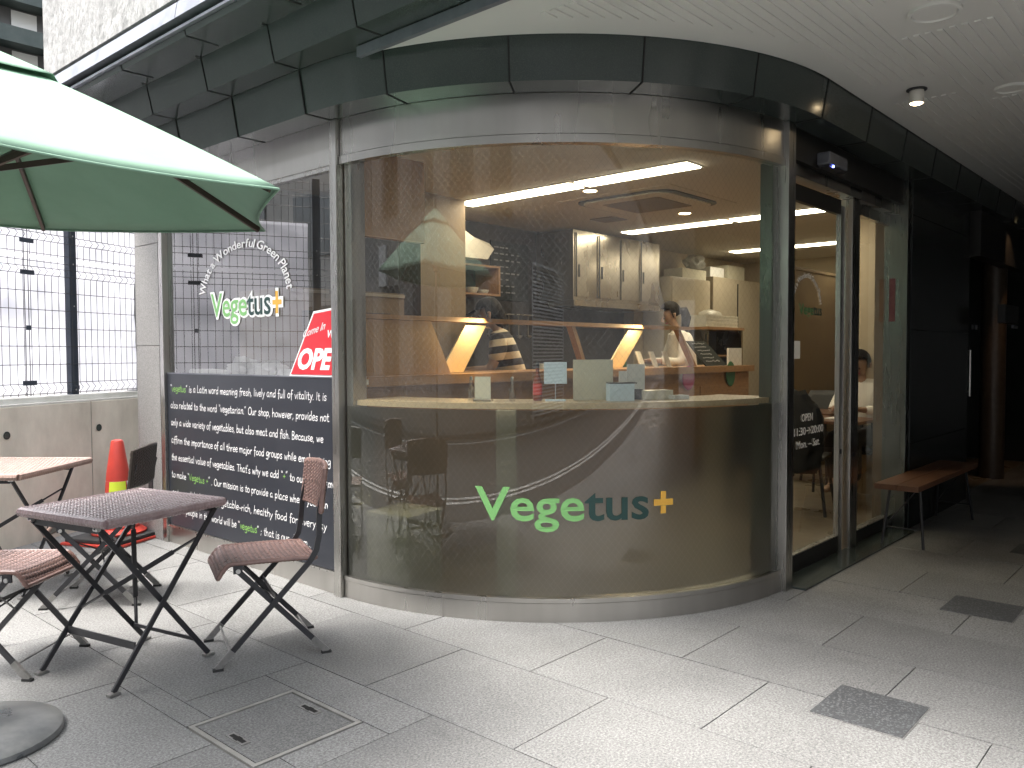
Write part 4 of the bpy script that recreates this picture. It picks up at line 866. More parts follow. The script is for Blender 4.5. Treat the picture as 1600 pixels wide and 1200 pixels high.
def dtable(x, y, lab):
    t = thing('dining_table', lab, 'table', (x, y, 0), 0, 'dining tables in the shop')
    b = MB(); b.box(-.3, .3, -.3, .3, .665, .69); b.build('tabletop', 'bench', t, world=False, bevel=.003)
    for sx, sy in ((1, 1), (1, -1), (-1, 1), (-1, -1)): b = MB(); b.tube([(sx*.24, sy*.24, .665), (sx*.27, sy*.27, .004)], .012, 8); b.build('leg', 'black', t, world=False)
    return t
dtable(6.95, 2.60, 'dark topped table in front of the seated person in white'); dtable(7.75, 3.12, 'dark topped table beside the brown partition')
b = MB(); b.box(6.80, 7.0, 2.45, 2.62, .691, .70); props(b.build('open_booklet', 'paper'), 'white papers lying on the table before the seated person', 'paper')
o = blob('coat', (6.13, 2.56, .60), (.09, .20, .34), 4, 'coat', 'black coat hung over the back of the dining chair', 'coat', amp=.18, n=4)
# ================================================================== PEOPLE
def skin(name, J, E_, m, parent, sub=2, root=None):
    names = list(J); me = bpy.data.meshes.new(name); me.from_pydata([J[k][0] for k in names], [(names.index(a), names.index(b_)) for a, b_ in E_], [])
    o = bpy.data.objects.new('tmp', me); col.objects.link(o); sm = o.modifiers.new('k', 'SKIN')
    for i, k in enumerate(names):
        r_ = J[k][1]; o.data.skin_vertices[0].data[i].radius = (r_, r_) if not isinstance(r_, tuple) else r_
        o.data.skin_vertices[0].data[i].use_root = (k == (root or names[0]))
    ss = o.modifiers.new('s', 'SUBSURF'); ss.levels = sub; ss.render_levels = sub
    dg = bpy.context.evaluated_depsgraph_get(); m2 = bpy.data.meshes.new_from_object(o.evaluated_get(dg), depsgraph=dg); bpy.data.objects.remove(o)
    for p in m2.polygons: p.use_smooth = True
    m2.materials.clear(); m2.materials.append(M[m]); m2.name = name
    q = bpy.data.objects.new(name, m2); col.objects.link(q); q.parent = parent; return q
def person(lab, loc, rz, J, shirt, lower='trouser', hair='short', cap=False, apron=False):
    # local frame: +x is where the person faces
    t = thing('person', lab, 'person', loc, rz)
    V = lambda k: Vector(J[k])
    pel, che, nek, hed = V('pelvis'), V('chest'), V('neck'), V('head')
    fwd = V('face').normalized(); side = Vector((0, 0, 1)).cross(fwd).normalized(); upv = fwd.cross(side).normalized()
    B_ = {'pelvis': (pel, (.10, .14)), 'waist': (pel.lerp(che, .5), (.085, .12)), 'chest': (che, (.095, .145)), 'neckb': (nek, .043), 'neckt': (nek.lerp(hed, .5), .040)}
    B_['jaw'] = (hed-upv*.055+fwd*.02, .055); B_['skull'] = (hed+upv*.015, (.075, .085)); B_['crown'] = (hed+upv*.06-fwd*.01, .06)
    E_ = [('pelvis', 'waist'), ('waist', 'chest'), ('chest', 'neckb'), ('neckb', 'neckt'), ('neckt', 'jaw'), ('jaw', 'skull'), ('skull', 'crown')]
    for s in ('l', 'r'):
        sh, el, wr, hip, kn, an = (V(s+q) for q in ('sh', 'el', 'wr', 'hip', 'kn', 'an'))
        B_.update({s+'sh': (sh, .052), s+'el': (el, .036), s+'wr': (wr, .024), s+'hip': (hip, .085), s+'kn': (kn, .055), s+'an': (an, .036)})
        E_ += [('chest', s+'sh'), (s+'sh', s+'el'), (s+'el', s+'wr'), ('pelvis', s+'hip'), (s+'hip', s+'kn'), (s+'kn', s+'an')]
        toe = an+Vector((.14, 0, -.04)); B_[s+'toe'] = (toe, .03); E_.append((s+'an', s+'toe'))
        hd_ = (wr-el).normalized(); pm = wr+hd_*.05; B_[s+'pm'] = (pm, (.014, .03)); E_.append((s+'wr', s+'pm'))
        hs_ = hd_.cross(Vector((0, 0, 1))).normalized()
        for i in range(4):
            a_ = pm+hd_*.035+hs_*(.027-.018*i); L_ = (.03, .038, .036, .028)[i]
            B_[f'{s}f{i}a'] = (a_, .0085); B_[f'{s}f{i}b'] = (a_+hd_*L_+Vector((0, 0, -.008)), .0075); B_[f'{s}f{i}c'] = (a_+hd_*L_*1.7+Vector((0, 0, -.025)), .006)
            E_ += [(s+'pm', f'{s}f{i}a'), (f'{s}f{i}a', f'{s}f{i}b'), (f'{s}f{i}b', f'{s}f{i}c')]
        B_[s+'t1'] = (pm+hs_*.04-hd_*.01, .009); B_[s+'t2'] = (pm+hs_*.055+hd_*.025, .0075); E_ += [(s+'pm', s+'t1'), (s+'t1', s+'t2')]
    body = skin('body', B_, E_, 'skin', t, 1, 'pelvis')
    f0 = hed+fwd*.082
    b = MB(); b.tube([hed+fwd*.078+upv*.015, hed+fwd*.105-upv*.022, hed+fwd*.082-upv*.03], [.008, .014, .010], 6); b.build('nose', 'skin', t, world=False, smooth=True)
    for s_ in (1, -1):
        b = MB(); b.tube([hed+side*s_*.078+upv*.01, hed+side*s_*.092-fwd*.008+upv*.005, hed+side*s_*.084-upv*.03], [.01, .014, .008], 6); b.build('ear', 'skin', t, world=False, smooth=True)
        b = MB(); b.tube([f0+side*s_*.03-fwd*.004, f0+side*s_*.030+fwd*.003], .008, 8); b.build('eye', 'hair', t, world=False)
    b = MB(); b.tube([f0+side*.02-upv*.055-fwd*.012, f0-side*.02-upv*.055-fwd*.012], .005, 6); b.build('mouth', 'magenta', t, world=False)
    # hair
    bm = bmesh.new(); bmesh.ops.create_uvsphere(bm, u_segments=20, v_segments=14, radius=1)
    for v in list(bm.verts):
        c = v.co.copy()
        if c.x > .55 and c.z < .45 or c.z < -.55 and not hair == 'long': bm.verts.remove(v); continue
        v.co = hed+fwd*(c.x*.098-.012)+side*(c.y*.092)+upv*(c.z*.112+.022)
    q = MB(); q.bm.free(); q.bm = bm; q.build('hair', 'hair', t, world=False, smooth=True, sm_ang=R(180))
    if hair == 'pony': b = MB(); b.tube([hed-fwd*.09+upv*.01, hed-fwd*.13+Vector((-.01, 0, -.01)), hed-fwd*.13+Vector((-.035, 0, -.08)), hed-fwd*.12+Vector((-.03, .01, -.16)), hed-fwd*.12+Vector((-.045, .01, -.22))], [.022, .042, .048, .038, .010], 10); b.build('ponytail', 'hair', t, world=False, smooth=True)
    if cap:
        b = MB(); b.tube([hed-fwd*.05-upv*.01, hed-fwd*.065-upv*.07, hed-fwd*.06-upv*.13], [.07, .06, .025], 12); b.build('nape_hair', 'hair', t, world=False, smooth=True)
        bm = bmesh.new(); bmesh.ops.create_uvsphere(bm, u_segments=20, v_segments=14, radius=1)
        for v in list(bm.verts):
            c = v.co.copy()
            if c.z < .05: bm.verts.remove(v); continue
            v.co = hed+fwd*(c.x*.100-.004)+side*(c.y*.095)+upv*(c.z*.100+.032)
        q = MB(); q.bm.free(); q.bm = bm; cp_ = q.build('cap', 'hatm', t, world=False, smooth=True, sm_ang=R(180))
        b = MB(); b.prism([hed+fwd*.09+side*.07+upv*.045, hed+fwd*.17+side*.045+upv*.03, hed+fwd*.17-side*.045+upv*.03, hed+fwd*.09-side*.07+upv*.045], upv*.008); b.build('peak', 'hatm', cp_, world=False)
    # shirt
    Sh = {'c0': (pel+Vector((0, 0, .02)), (.118, .158)), 'c1': (pel.lerp(che, .5), (.108, .148)), 'c2': (che, (.115, .165)), 'c3': (nek+(hed-nek)*.12, (.058, .062))}
    Es = [('c0', 'c1'), ('c1', 'c2'), ('c2', 'c3')]
    for s in ('l', 'r'):
        sh, el, wr = V(s+'sh'), V(s+'el'), V(s+'wr')
        Sh[s+'1'] = (sh, .072); Sh[s+'2'] = (sh.lerp(el, .75 if shirt == 'stripe' else 1), .062 if shirt == 'stripe' else .052); Es += [('c2', s+'1'), (s+'1', s+'2')]
        if shirt != 'stripe': Sh[s+'3'] = (el.lerp(wr, .8), .040); Es.append((s+'2', s+'3'))
    skin('shirt', Sh, Es, shirt, t, 2, 'c0')
    Tr = {'p': (pel-Vector((0, 0, .02)), (.12, .16))}; Et = []
    for s in ('l', 'r'):
        Tr[s+'h'] = (V(s+'hip'), .10); Tr[s+'k'] = (V(s+'kn'), .072); Tr[s+'a'] = (V(s+'an')+Vector((0, 0, .04)), .055); Et += [('p', s+'h'), (s+'h', s+'k'), (s+'k', s+'a')]
    skin('trousers', Tr, Et, lower, t, 2, 'p')
    if apron:
        b = MB(); b.grid(lambda u, v: (pel.x+.135+(che.x-pel.x)*v+.02*math.cos((u-.5)*3)-.02, (u-.5)*.30*(1.15-.35*v), pel.z-.35+.62*v), 8, 8); o = b.build('apron', 'apron', t, world=False, smooth=True); o.modifiers.new('s', 'SOLIDIFY').thickness = .008
    return t
def face_to(deg): return R(deg)
# scale of people: about 1.55 units tall (scene is built at 0.91 of life size)
stand = dict(lhip=(0, .085, .80), rhip=(0, -.085, .80), lkn=(.02, .10, .44), rkn=(.02, -.10, .44), lan=(0, .10, .08), ran=(0, -.10, .08), pelvis=(0, 0, .86))
J1 = dict(stand, chest=(.08, 0, 1.24), neck=(.13, 0, 1.42), head=(.20, 0, 1.545), face=(1, 0, -.25), lsh=(.10, .17, 1.34), rsh=(.10, -.17, 1.34), lel=(.18, .20, 1.12), rel=(.20, -.20, 1.12), lwr=(.36, .10, 1.10), rwr=(.38, -.08, 1.12))
person('person in a black cap and striped T-shirt working behind the counter', (4.72, 4.19, .004), R(131.8), J1, 'stripe', hair='short', cap=True)
J2 = dict(stand, chest=(.05, 0, 1.26), neck=(.09, 0, 1.46), head=(.15, 0, 1.60), face=(1, 0, -.45), lsh=(.06, .16, 1.38), rsh=(.06, -.16, 1.38), lel=(.12, .21, 1.15), rel=(.14, -.19, 1.15), lwr=(.34, .14, 1.17), rwr=(.34, -.06, 1.16))
person('person with black ponytail in a white shirt and dark apron at the counter', (6.92, 3.98, .004), R(140), J2, 'wshirt', hair='pony', apron=True)
J3 = dict(pelvis=(0, 0, .50), lhip=(.05, .09, .50), rhip=(.05, -.09, .50), lkn=(.42, .10, .48), rkn=(.42, -.10, .48), lan=(.38, .10, .08), ran=(.38, -.10, .08), chest=(.05, 0, .84), neck=(.08, 0, 1.0), head=(.12, 0, 1.12), face=(1, 0, -.5), lsh=(.06, .16, .92), rsh=(.06, -.16, .92), lel=(.16, .22, .72), rel=(.16, -.22, .72), lwr=(.36, .12, .74), rwr=(.36, -.10, .74))
person('seated dark haired person in a white shirt reading at a table', (7.52, 2.52, .02), R(172), J3, 'wshirt', hair='short')
t = thing('dining_chair', 'dark dining chair under the seated person in white', 'chair', (7.52, 2.52, 0), R(172), 'dark dining chairs in the shop')
b = MB(); b.box(-.20, .20, -.20, .20, .36, .38); b.build('seat', 'dark', t, world=False)
for sx, sy in ((1, 1), (1, -1), (-1, 1), (-1, -1)): b = MB(); b.tube([(sx*.16, sy*.16, .36), (sx*.22, sy*.2, .004)], .013, 8); b.build('leg', 'black', t, world=False)
# ================================================================== FENCE + CONCRETE WALL
TH = R(24.5); w0 = Vector((1.70, 5.905, 0)); dw = Vector((math.cos(TH), math.sin(TH), 0)); nw = Vector((-math.sin(TH), math.cos(TH), 0))
def fp(d, n, z): p = w0+dw*d+nw*n; return (p.x, p.y, z)
FM = Matrix(((dw.x, nw.x, 0, w0.x), (dw.y, nw.y, 0, w0.y), (0, 0, 1, 0), (0, 0, 0, 1)))
CW = thing('concrete_wall', 'low cast concrete retaining wall under the mesh fence', 'wall', fp(.3, .1, 0), TH)
b = MB()
for (d0, d1) in ((-.74, .766), (.774, 1.32)): b.box(d0, d1, 0, .22, -.01, .915, FM)
b.build('wall_body', 'concrete', CW, bevel=.004)
b = MB(); b.box(-.74, 1.32, .004, .216, .9155, .93, FM); b.box(-.74, 1.32, .06, .216, .9305, .965, FM); b.build('wall_cap', 'cap', CW, bevel=.003)
b = MB(); b.box(.7665, .7735, .006, .2, 0, .914, FM); b.build('joint', 'facaded', CW)
for d, z in ((.071, .735), (.833, .72)):
    b = MB(); b.lathe([(.001, 0), (.014, 0), (.017, .002), (.026, .002)], (0, 0, 0), 18); b.bm.transform(FM @ Matrix.Translation((d, -.0025, z)) @ Matrix.Rotation(R(90), 4, 'X')); b.build('tie_hole', 'clad', CW)
FE = thing('mesh_fence', 'dark welded wire mesh fence standing on the concrete wall', 'fence', fp(.3, .1, .97), TH)
def wirepts(d, n, z0, z1, folds):
    P_ = [(z0, 0)]
    for a in folds: P_ += [(a-.03, 0), (a, -.028), (a+.03, 0)]
    P_.append((z1, 0)); return [fp(d, n+o_, z) for z, o_ in P_]
b = MB(); d = -.72
folds1 = [1.02, 1.825]; folds2 = [2.06, 2.56]
while d < 1.36:
    if abs(d-.75) > .02:
        b.tube(wirepts(d, .10, .97, 1.905, folds1), .0021, 4, False); b.tube(wirepts(d, .10, 1.93, 2.67, folds2), .0021, 4, False)
    d += .0575
b.build('vertical_wires', 'mesh', FE, smooth=True)
b = MB()
for z in (.985, 1.055, 1.185, 1.31, 1.435, 1.56, 1.685, 1.80, 1.85, 1.89, 1.945, 2.035, 2.085, 2.2, 2.325, 2.45, 2.535, 2.585, 2.65):
    b.tube([fp(-.72, .096, z), fp(1.36, .096, z)], .0026, 5, False)
b.build('horizontal_wires', 'mesh', FE, smooth=True)
for d in (-.60, .745):
    b = MB(); b.box(d-.032, d+.032, .112, .160, .931, 2.69, FM); b.box(d-.034, d+.034, .108, .1115, 1.0, 1.03, FM); b.build('fence_post', 'post', FE, bevel=.003)
    b = MB()
    for z in (1.0, 1.60, 1.9, 2.1): b.tube([fp(d, .1065, z), fp(d, .1075, z)], .006, 6)
    b.build('post_bolt', 'bolt', FE)
for z, wd in ((2.02, .055), (1.807, .055), (1.062, .055), (1.435, .018)):
    b = MB(); b.box(.34-wd, .34+wd, .085, .092, z-.016, z+.016, FM); b.build('clamp', 'post', FE, bevel=.002)
b = MB(); b.tube([fp(.325, .10, .97), fp(.325, .10, 2.67)], .0028, 5); b.tube([fp(.355, .10, .97), fp(.355, .10, 2.67)], .0028, 5); b.build('panel_edge_wires', 'mesh', FE)
b = MB(); b.grid(lambda u, v: fp(-.54+u*1.95, .172+.035*noise.noise(Vector((u*5, v*3, 1)))+.012*noise.noise(Vector((u*22, v*9, 4)))+.014*math.sin(u*40)*noise.noise(Vector((u*3, v*2, 9))), .968+v*1.36), 90, 50)
tp = b.build('tarpaulin', 'tarp', smooth=True, sm_ang=R(180)); props(tp, 'white tarpaulin sheet hung behind the mesh fence', 'tarpaulin'); tp.modifiers.new('s', 'SOLIDIFY').thickness = .003
# neighbour building with louvres, top left
NB = thing('neighbour_building', 'dark building with horizontal louvres behind the white upper wall', 'building', (1.5, 13, 0))
b = MB(); b.box(1.5, 5.5, 12, 13, 0, 9); b.build('wall', 'facaded', NB)
b = MB()
z = 2.6
while z < 9: b.box(1.5, 5.5, 11.7, 11.98, z, z+.20); z += .52
b.build('louvres', 'far', NB)
for i, (x, z) in enumerate(((3.75, 5.42), (3.75, 5.94), (3.78, 6.46), (3.75, 4.9), (3.45, 6.46))): b = MB(); b.box(x, x+.30, 11.985, 11.998, z+.02, z+.28); b.build('window', 'white', NB)
# opposite side of the street (seen in reflections)
SE = thing('end_sky_blocker', 'plain building added out of view to close off bright sky in the reflections', 'building', (-2, -34, 0))
b = MB(); b.box(-12, 12, -36, -34, 0, 16); b.build('wall', 'facade', SE)  # added unseen block, hides the bright sky gap in the window reflections
OB = thing('facade_building', 'plain grey facade across the street, seen in the window reflections', 'building', (-6.5, 0, 0))
b = MB(); b.box(-9, -6.6, -60, 60, 0.05, 9.2); b.build('wall', 'facade', OB)
for y in range(-2, 20, 3):
    for z in (.9, 3.6): b = MB(); b.box(-6.597, -6.56, y, y+1.7, z, z+1.5); b.build('window', 'fglass', OB)
b = MB(); b.box(-6.55, -6.2, 8.1, 8.9, 2.4, 3.1); props(b.build('outdoor_unit', 'white', bevel=.02), 'air conditioning unit on the facade across the street', 'air conditioner')
LS = thing('louvred_screen', 'white slatted screen across the street mirrored in the curved glass', 'screen', (-6.0, -5.2, 0), 0)
b = MB(); b.box(-6.12, -6.06, -6.9, -3.5, .05, 2.75); b.build('backing', 'facaded', LS)
b = MB()
for i in range(40): z = .12+i*.066; b.box(-6.058, -6.03, -6.88, -3.52, z, z+.032)
b.build('slats', 'lw', LS)
b = MB(); b.box(-6.06, -5.98, -6.92, -6.885, .05, 2.8); b.box(-6.06, -5.98, -3.515, -3.48, .05, 2.8); b.box(-6.06, -5.98, -6.92, -3.48, 2.801, 2.85); b.build('frame', 'lw', LS)
# ================================================================== TRAFFIC CONE
t = thing('traffic_cone', 'orange-red traffic cone with lime and white reflective sleeve by the fence', 'traffic cone', (2.36, 5.70, 0), R(25))
b = MB(); b.box(-.27, .27, -.23, .23, .002, .02); b.build('red_base_mat', 'red', t, world=False, bevel=.006)
b = MB(); b.box(-.25, .24, -.22, .21, .0205, .045); b.build('rubber_mat', 'rubber', t, world=False, bevel=.006)
b = MB(); b.lathe([(.17, .046), (.175, .06), (.15, .075), (.13, .085), (.13, .10), (.112, .11), (.098, .12)], (0, 0, 0), 32); b.build('cone_flange', 'red', t, world=False, smooth=True)
b = MB(); b.lathe([(.098, .1205), (.072, .45), (.040, .66), (.034, .672), (.018, .677), (.001, .677)], (0, 0, 0), 32); cb = b.build('cone_body', 'red', t, world=False, smooth=True)
b = MB()
for i in range(16):
    if i in (10, 11, 12, 13): continue
b.lathe([(.0985, .14), (.0775, .40)], (0, 0, 0), 32)
bm = b.bm
for f_ in list(bm.faces):
    c = f_.calc_center_median(); a_ = math.degrees(math.atan2(c.y, c.x)) % 360
    if not (180 < a_ < 262): bm.faces.remove(f_)
b.build('lime_sleeve', 'lime', t, world=False, smooth=True)
b = MB(); b.lathe([(.099, .14), (.078, .40)], (0, 0, 0), 64)
for f_ in list(b.bm.faces):
    c = f_.calc_center_median(); a_ = math.degrees(math.atan2(c.y, c.x)) % 360
    if not (262 < a_ < 278): b.bm.faces.remove(f_)
b.build('white_sleeve', 'white', t, world=False, smooth=True)
# ================================================================== WICKER
def weave(b, nu, nv, w_, l_, amp, f, sub=5, twill=True):
    nx, ny = nu*sub, nv*sub
    def hh(u, v):
        U_ = u*nu; i = math.floor(min(U_, nu-.0001)); V_ = v*nv+(.5 if i % 2 else 0)
        return ((max(0, math.sin(math.pi*(U_-i)))*abs(math.sin(math.pi*V_)))**.45)*amp
    b.grid(lambda u, v: f(u, v, hh(u, v)), nx, ny)
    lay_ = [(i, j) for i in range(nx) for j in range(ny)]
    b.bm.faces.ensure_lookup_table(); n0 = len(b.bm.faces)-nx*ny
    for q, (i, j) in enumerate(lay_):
        if hh((i+.5)/nx, (j+.5)/ny) < amp*.50: b.bm.faces[n0+q].material_index = 1  # low faces coloured dark for the shade between strands and the backing
def wicker_top(t, w_, l_, z, m, nu, nv):
    b = MB()
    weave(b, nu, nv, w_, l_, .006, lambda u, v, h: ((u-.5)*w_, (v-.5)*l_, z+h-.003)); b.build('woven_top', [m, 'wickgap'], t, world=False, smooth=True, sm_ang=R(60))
    b = MB(); 
    # wrapped rim: fat tubes with strand ridges
    def rim(p, q, n):
        p, q = Vector(p), Vector(q); pts = []; rs = []
        for i in range(n*4+1):
            f_ = i/(n*4); pts.append(p.lerp(q, f_)); rs.append(.0165+.0022*abs(math.sin(math.pi*i/4)))
        b.tube(pts, rs, 8)
    h_, k_ = w_/2, l_/2; zz = z-.012
    rim((-h_, -k_, zz), (h_, -k_, zz), int(w_/.016)); rim((h_, -k_, zz), (h_, k_, zz), int(l_/.016)); rim((h_, k_, zz), (-h_, k_, zz), int(w_/.016)); rim((-h_, k_, zz), (-h_, -k_, zz), int(l_/.016))
    b.build('woven_rim', m, t, world=False, smooth=True)
    b = MB(); b.box(-h_, h_, -k_, k_, z-.022, z-.008); b.build('tabletop_board', 'black', t, world=False)
def bistro_table(lab, x, y, rz, m, w_=.60, l_=.57):
    t = thing('folding_table', lab, 'table', (x, y, 0), rz, 'folding wicker tables')
    wicker_top(t, w_, l_, .655, m, 26, 26)
    zt = .628
    # legs cross in the x-z plane; F pair foot at -x top at +x, G pair foot at +x top at -x
    for nm, sx, yy in (('leg', 1, .215), ('leg', 1, -.222), ('leg', -1, .195), ('leg', -1, -.202)):
        b = MB(); b.bar((-.225*sx, yy, .012), (.265*sx, yy, zt), .010, .021, (0, 1, 0)); b.bm.transform(Matrix.Identity(4))
        lg = b.build(nm, 'black', t, world=False, bevel=.0025)
        b = MB(); b.box(-.225*sx-.022, -.225*sx+.022, yy-.014, yy+.014, 0, .012); b.build('foot', 'footcap', lg, world=False, bevel=.003)
        b = MB(); b.tube([(.262*sx, yy-.012, zt-.008), (.262*sx, yy+.012, zt-.008)], .009, 10); b.build('hinge_bolt', 'bolt', lg, world=False)
    def at(sx, f): return (-.225*sx+.49*sx*f, .012+(zt-.012)*f)
    for sx, yy in ((1, .205), (-1, .19)):
        x_, z_ = at(sx, .22 if sx > 0 else .12); b = MB(); b.bar((x_, -yy, z_), (x_, yy, z_), .028 if sx > 0 else .014, .006, (0, 0, 1)); b.build('crossbar', 'black', t, world=False)
        x_, z_ = at(sx, .97); b = MB(); b.bar((x_, -yy, z_), (x_, yy, z_), .022, .006, (0, 0, 1)); b.build('top_crossbar', 'black', t, world=False)
    # twisted flat stays
    xa, za = at(1, .34); xb, zb = at(1, .80)
    p, q = Vector((xa, .205, za)), Vector((xb, -.212, zb)); b = MB(); b.bar(p, p.lerp(q, .2), .016, .006, (1, 0, 0)); b.bar(p.lerp(q, .2), p.lerp(q, .8), .02, .005, (0, 0, 1)); b.bar(p.lerp(q, .8), q, .018, .007, (1, 0, 0)); b.build('stay', 'black', t, world=False)
    xa, za = at(-1, .10); p, q = Vector((xa, .185, za)), Vector((.13, .13, zt-.01)); b = MB(); b.bar(p, p.lerp(q, .25), .016, .006, (0, 1, 0)); b.bar(p.lerp(q, .25), p.lerp(q, .8), .022, .005, (1, 0, .3)); b.bar(p.lerp(q, .8), q, .015, .007, (0, 1, 0)); b.build('stay', 'black', t, world=False)
    return t
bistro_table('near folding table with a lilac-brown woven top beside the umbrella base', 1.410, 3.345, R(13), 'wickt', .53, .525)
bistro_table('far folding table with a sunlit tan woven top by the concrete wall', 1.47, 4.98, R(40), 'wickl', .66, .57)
def bistro_chair(lab, x, y, rz, m='wick', mb=None):
    t = thing('folding_chair', lab, 'chair', (x, y, 0), rz, 'folding wicker chairs')
    hw = .17
    def seatz(u):   # u 0 front .. 1 rear ; returns x, z
        if u < .16: a_ = (.16-u)/.16; return (.205-.045*(1-a_), .418-.052*a_**1.4)
        return (.16-.34*(u-.16)/.84, .418+.004*math.sin((u-.16)*3)-.012*(u-.16))
    b = MB()
    weave(b, 21, 19, 1, 1, .0034, lambda u, v, h: (seatz(u)[0]+(h if u < .1 else 0), (v-.5)*2*hw*(1+.03*math.sin(u*3)), seatz(u)[1]+h-.010*(1-abs(2*v-1)**3)*(u > .0)))
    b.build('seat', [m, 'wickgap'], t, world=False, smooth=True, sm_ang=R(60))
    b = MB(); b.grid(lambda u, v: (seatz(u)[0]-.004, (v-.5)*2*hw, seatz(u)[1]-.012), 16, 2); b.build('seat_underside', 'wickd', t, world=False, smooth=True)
    b = MB()
    for s_ in (1, -1):
        pts = [(seatz(i/48)[0], s_*hw, seatz(i/48)[1]-.004) for i in range(49)]; b.tube(pts, [.0085+.0018*(i % 2) for i in range(49)], 7)
    for u in (0, 1):
        n_ = 50; b.tube([(seatz(u)[0], -hw+2*hw*i/n_, seatz(u)[1]-.005) for i in range(n_+1)], [.0085+.0018*(i % 2) for i in range(n_+1)], 7)
    b.build('seat_rim', m, t, world=False, smooth=True)
    # backrest slab, curved in plan, leaning back
    bx = lambda z: -.185-.035*(z-.45)/.33
    def bf(u, v, h, sgn): z = .595+.175*v; c_ = -.028*(1-(2*u-1)**2); return (bx(z)+c_+sgn*(h+.007), (u-.5)*.365, z+.012*math.sin(math.pi*u)*(v > .5))
    for sgn in (1, -1):
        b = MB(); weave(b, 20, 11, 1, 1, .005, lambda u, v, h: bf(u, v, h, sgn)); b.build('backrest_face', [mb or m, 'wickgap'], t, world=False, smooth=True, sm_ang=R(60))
    b = MB(); loop = [bf(i/30, 0, 0, 0) for i in range(31)]+[bf(1, i/12, 0, 0) for i in range(1, 13)]+[bf(1-i/30, 1, 0, 0) for i in range(1, 31)]+[bf(0, 1-i/12, 0, 0) for i in range(1, 12)]; loop.append(loop[0])
    b.tube(loop, [.010+.0018*(i % 2) for i in range(len(loop))], 7); b.build('backrest_rim', mb or m, t, world=False, smooth=True)
    for s_ in (1, -1):
        b = MB(); y0 = s_*.188
        pts = [(.205, y0, .02), (-.150, y0, .395), (-.178, y0, .44), (-.190, y0, .50), (-.196, s_*.172, .60), (bx(.70)-.010, s_*.165, .70)]
        for p, q in zip(pts, pts[1:]): b.bar(p, Vector(q)+(Vector(q)-Vector(p)).normalized()*.004, .022, .009, (0, 1, 0) if False else (1, 0, 1))
        lg = b.build('back_leg', 'black', t, world=False)
        d_ = (Vector(pts[1])-Vector(pts[0])).normalized(); b = MB(); b.bar(Vector(pts[0])-d_*.018, Vector(pts[0])+d_*.07, .025, .013, (1, 0, 1)); b.build('foot_sleeve', 'footcap', lg, world=False); b = MB(); b.box(.205-.012, .205+.028, y0-.009, y0+.009, 0, .010); b.build('foot_pad', 'rubber', lg, world=False)
        y1 = s_*.172; p, q = Vector((-.21, y1, .02)), Vector((.130, y1, .385))
        b = MB(); b.bar(p, q, .022, .009, (1, 0, -1)); lg = b.build('front_leg', 'black', t, world=False)
        d_ = (q-p).normalized(); b = MB(); b.bar(p-d_*.018, p+d_*.07, .025, .013, (1, 0, -1)); b.build('foot_sleeve', 'footcap', lg, world=False); b = MB(); b.box(-.21-.028, -.21+.012, y1-.009, y1+.009, 0, .010); b.build('foot_pad', 'rubber', lg, world=False)
        b = MB(); b.box(.112, .148, y1-.0045, y1+.0045, .375, .408); b.build('hinge', 'black', lg, world=False); b = MB(); b.tube([(.130, y1-.010, .385), (.130, y1+.010, .385)], .009, 12); b.build('hinge_bolt', 'bolt', lg, world=False)
    b = MB(); b.tube([(.165, -.186, .062), (.165, .186, .062)], .0045, 6); b.build('front_rod', 'footcap', t, world=False)
    b = MB(); b.tube([(-.165, -.170, .068), (-.165, .170, .068)], .0045, 6); b.build('rear_rod', 'footcap', t, world=False)
    b = MB(); b.tube([(.08, -.17, .33), (-.08, .17, .16)], .004, 6); b.tube([(.08, .17, .33), (-.08, -.17, .16)], .004, 6); b.build('cross_wire', 'black', t, world=False)
    b = MB(); b.bar((-.02, -.186, .255), (-.02, .186, .255), .016, .005); b.build('pivot_bar', 'black', t, world=False)
    return t
bistro_chair('brown wicker folding chair right of the near table, in front of the message board', 1.883, 3.098, R(157.3))
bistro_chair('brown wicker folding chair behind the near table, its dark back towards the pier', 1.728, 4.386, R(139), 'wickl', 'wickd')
c3 = Vector((1.2245, 3.59, 0)); dir3 = R(-52)
bistro_chair('brown wicker folding chair at the left edge, facing the near table', c3.x-.205*math.cos(dir3), c3.y-.205*math.sin(dir3), dir3)
# ================================================================== UMBRELLA
UB = thing('garden_umbrella', 'green canvas garden umbrella over the near folding table', 'umbrella', (.79, 3.06, 0))
zc, tx, ty, RR, rot, hh_ = 1.785, .014, -.035, 1.053, -1.034, .451
Nn = Vector((tx, ty, 1)).normalized(); uu = Vector((0, 1, 0)).cross(Nn).normalized(); vv_ = Nn.cross(uu); cen = Vector((.846, 3.073, zc)); apex = cen+Nn*hh_
corner = [cen+(uu*math.cos(rot+k*math.pi/3)+vv_*math.sin(rot+k*math.pi/3))*RR for k in range(6)]
def sector(b, k, s0, s1, nu=14, nv=14, lift=0, sag=.022, edge=.040):
    A_, C_ = corner[k], corner[(k+1) % 6]
    def f(u, v):
        s = s0+(s1-s0)*v
        e = A_.lerp(C_, u); p = apex.lerp(e, s)
        mid = 4*u*(1-u)
        rise = .010*math.sin(math.pi*s)          # ribs bow up a little
        p = p+Nn*(rise+lift-sag*mid*s*(1.0 if s < 1.1 else 1)*.6)
        inw = (cen-e).normalized(); p = p+inw*(edge*mid*max(0, (s-.6)/.4)**2)
        return p
    b.grid(f, nu, nv)
b = MB()
for k in range(6): sector(b, k, .10, 1.0)
bmesh.ops.remove_doubles(b.bm, verts=b.bm.verts[:], dist=.0015); cn = b.build('canopy', 'canopy', UB, smooth=True, sm_ang=R(14)); cn.modifiers.new('s', 'SOLIDIFY').thickness = .0015
b = MB()
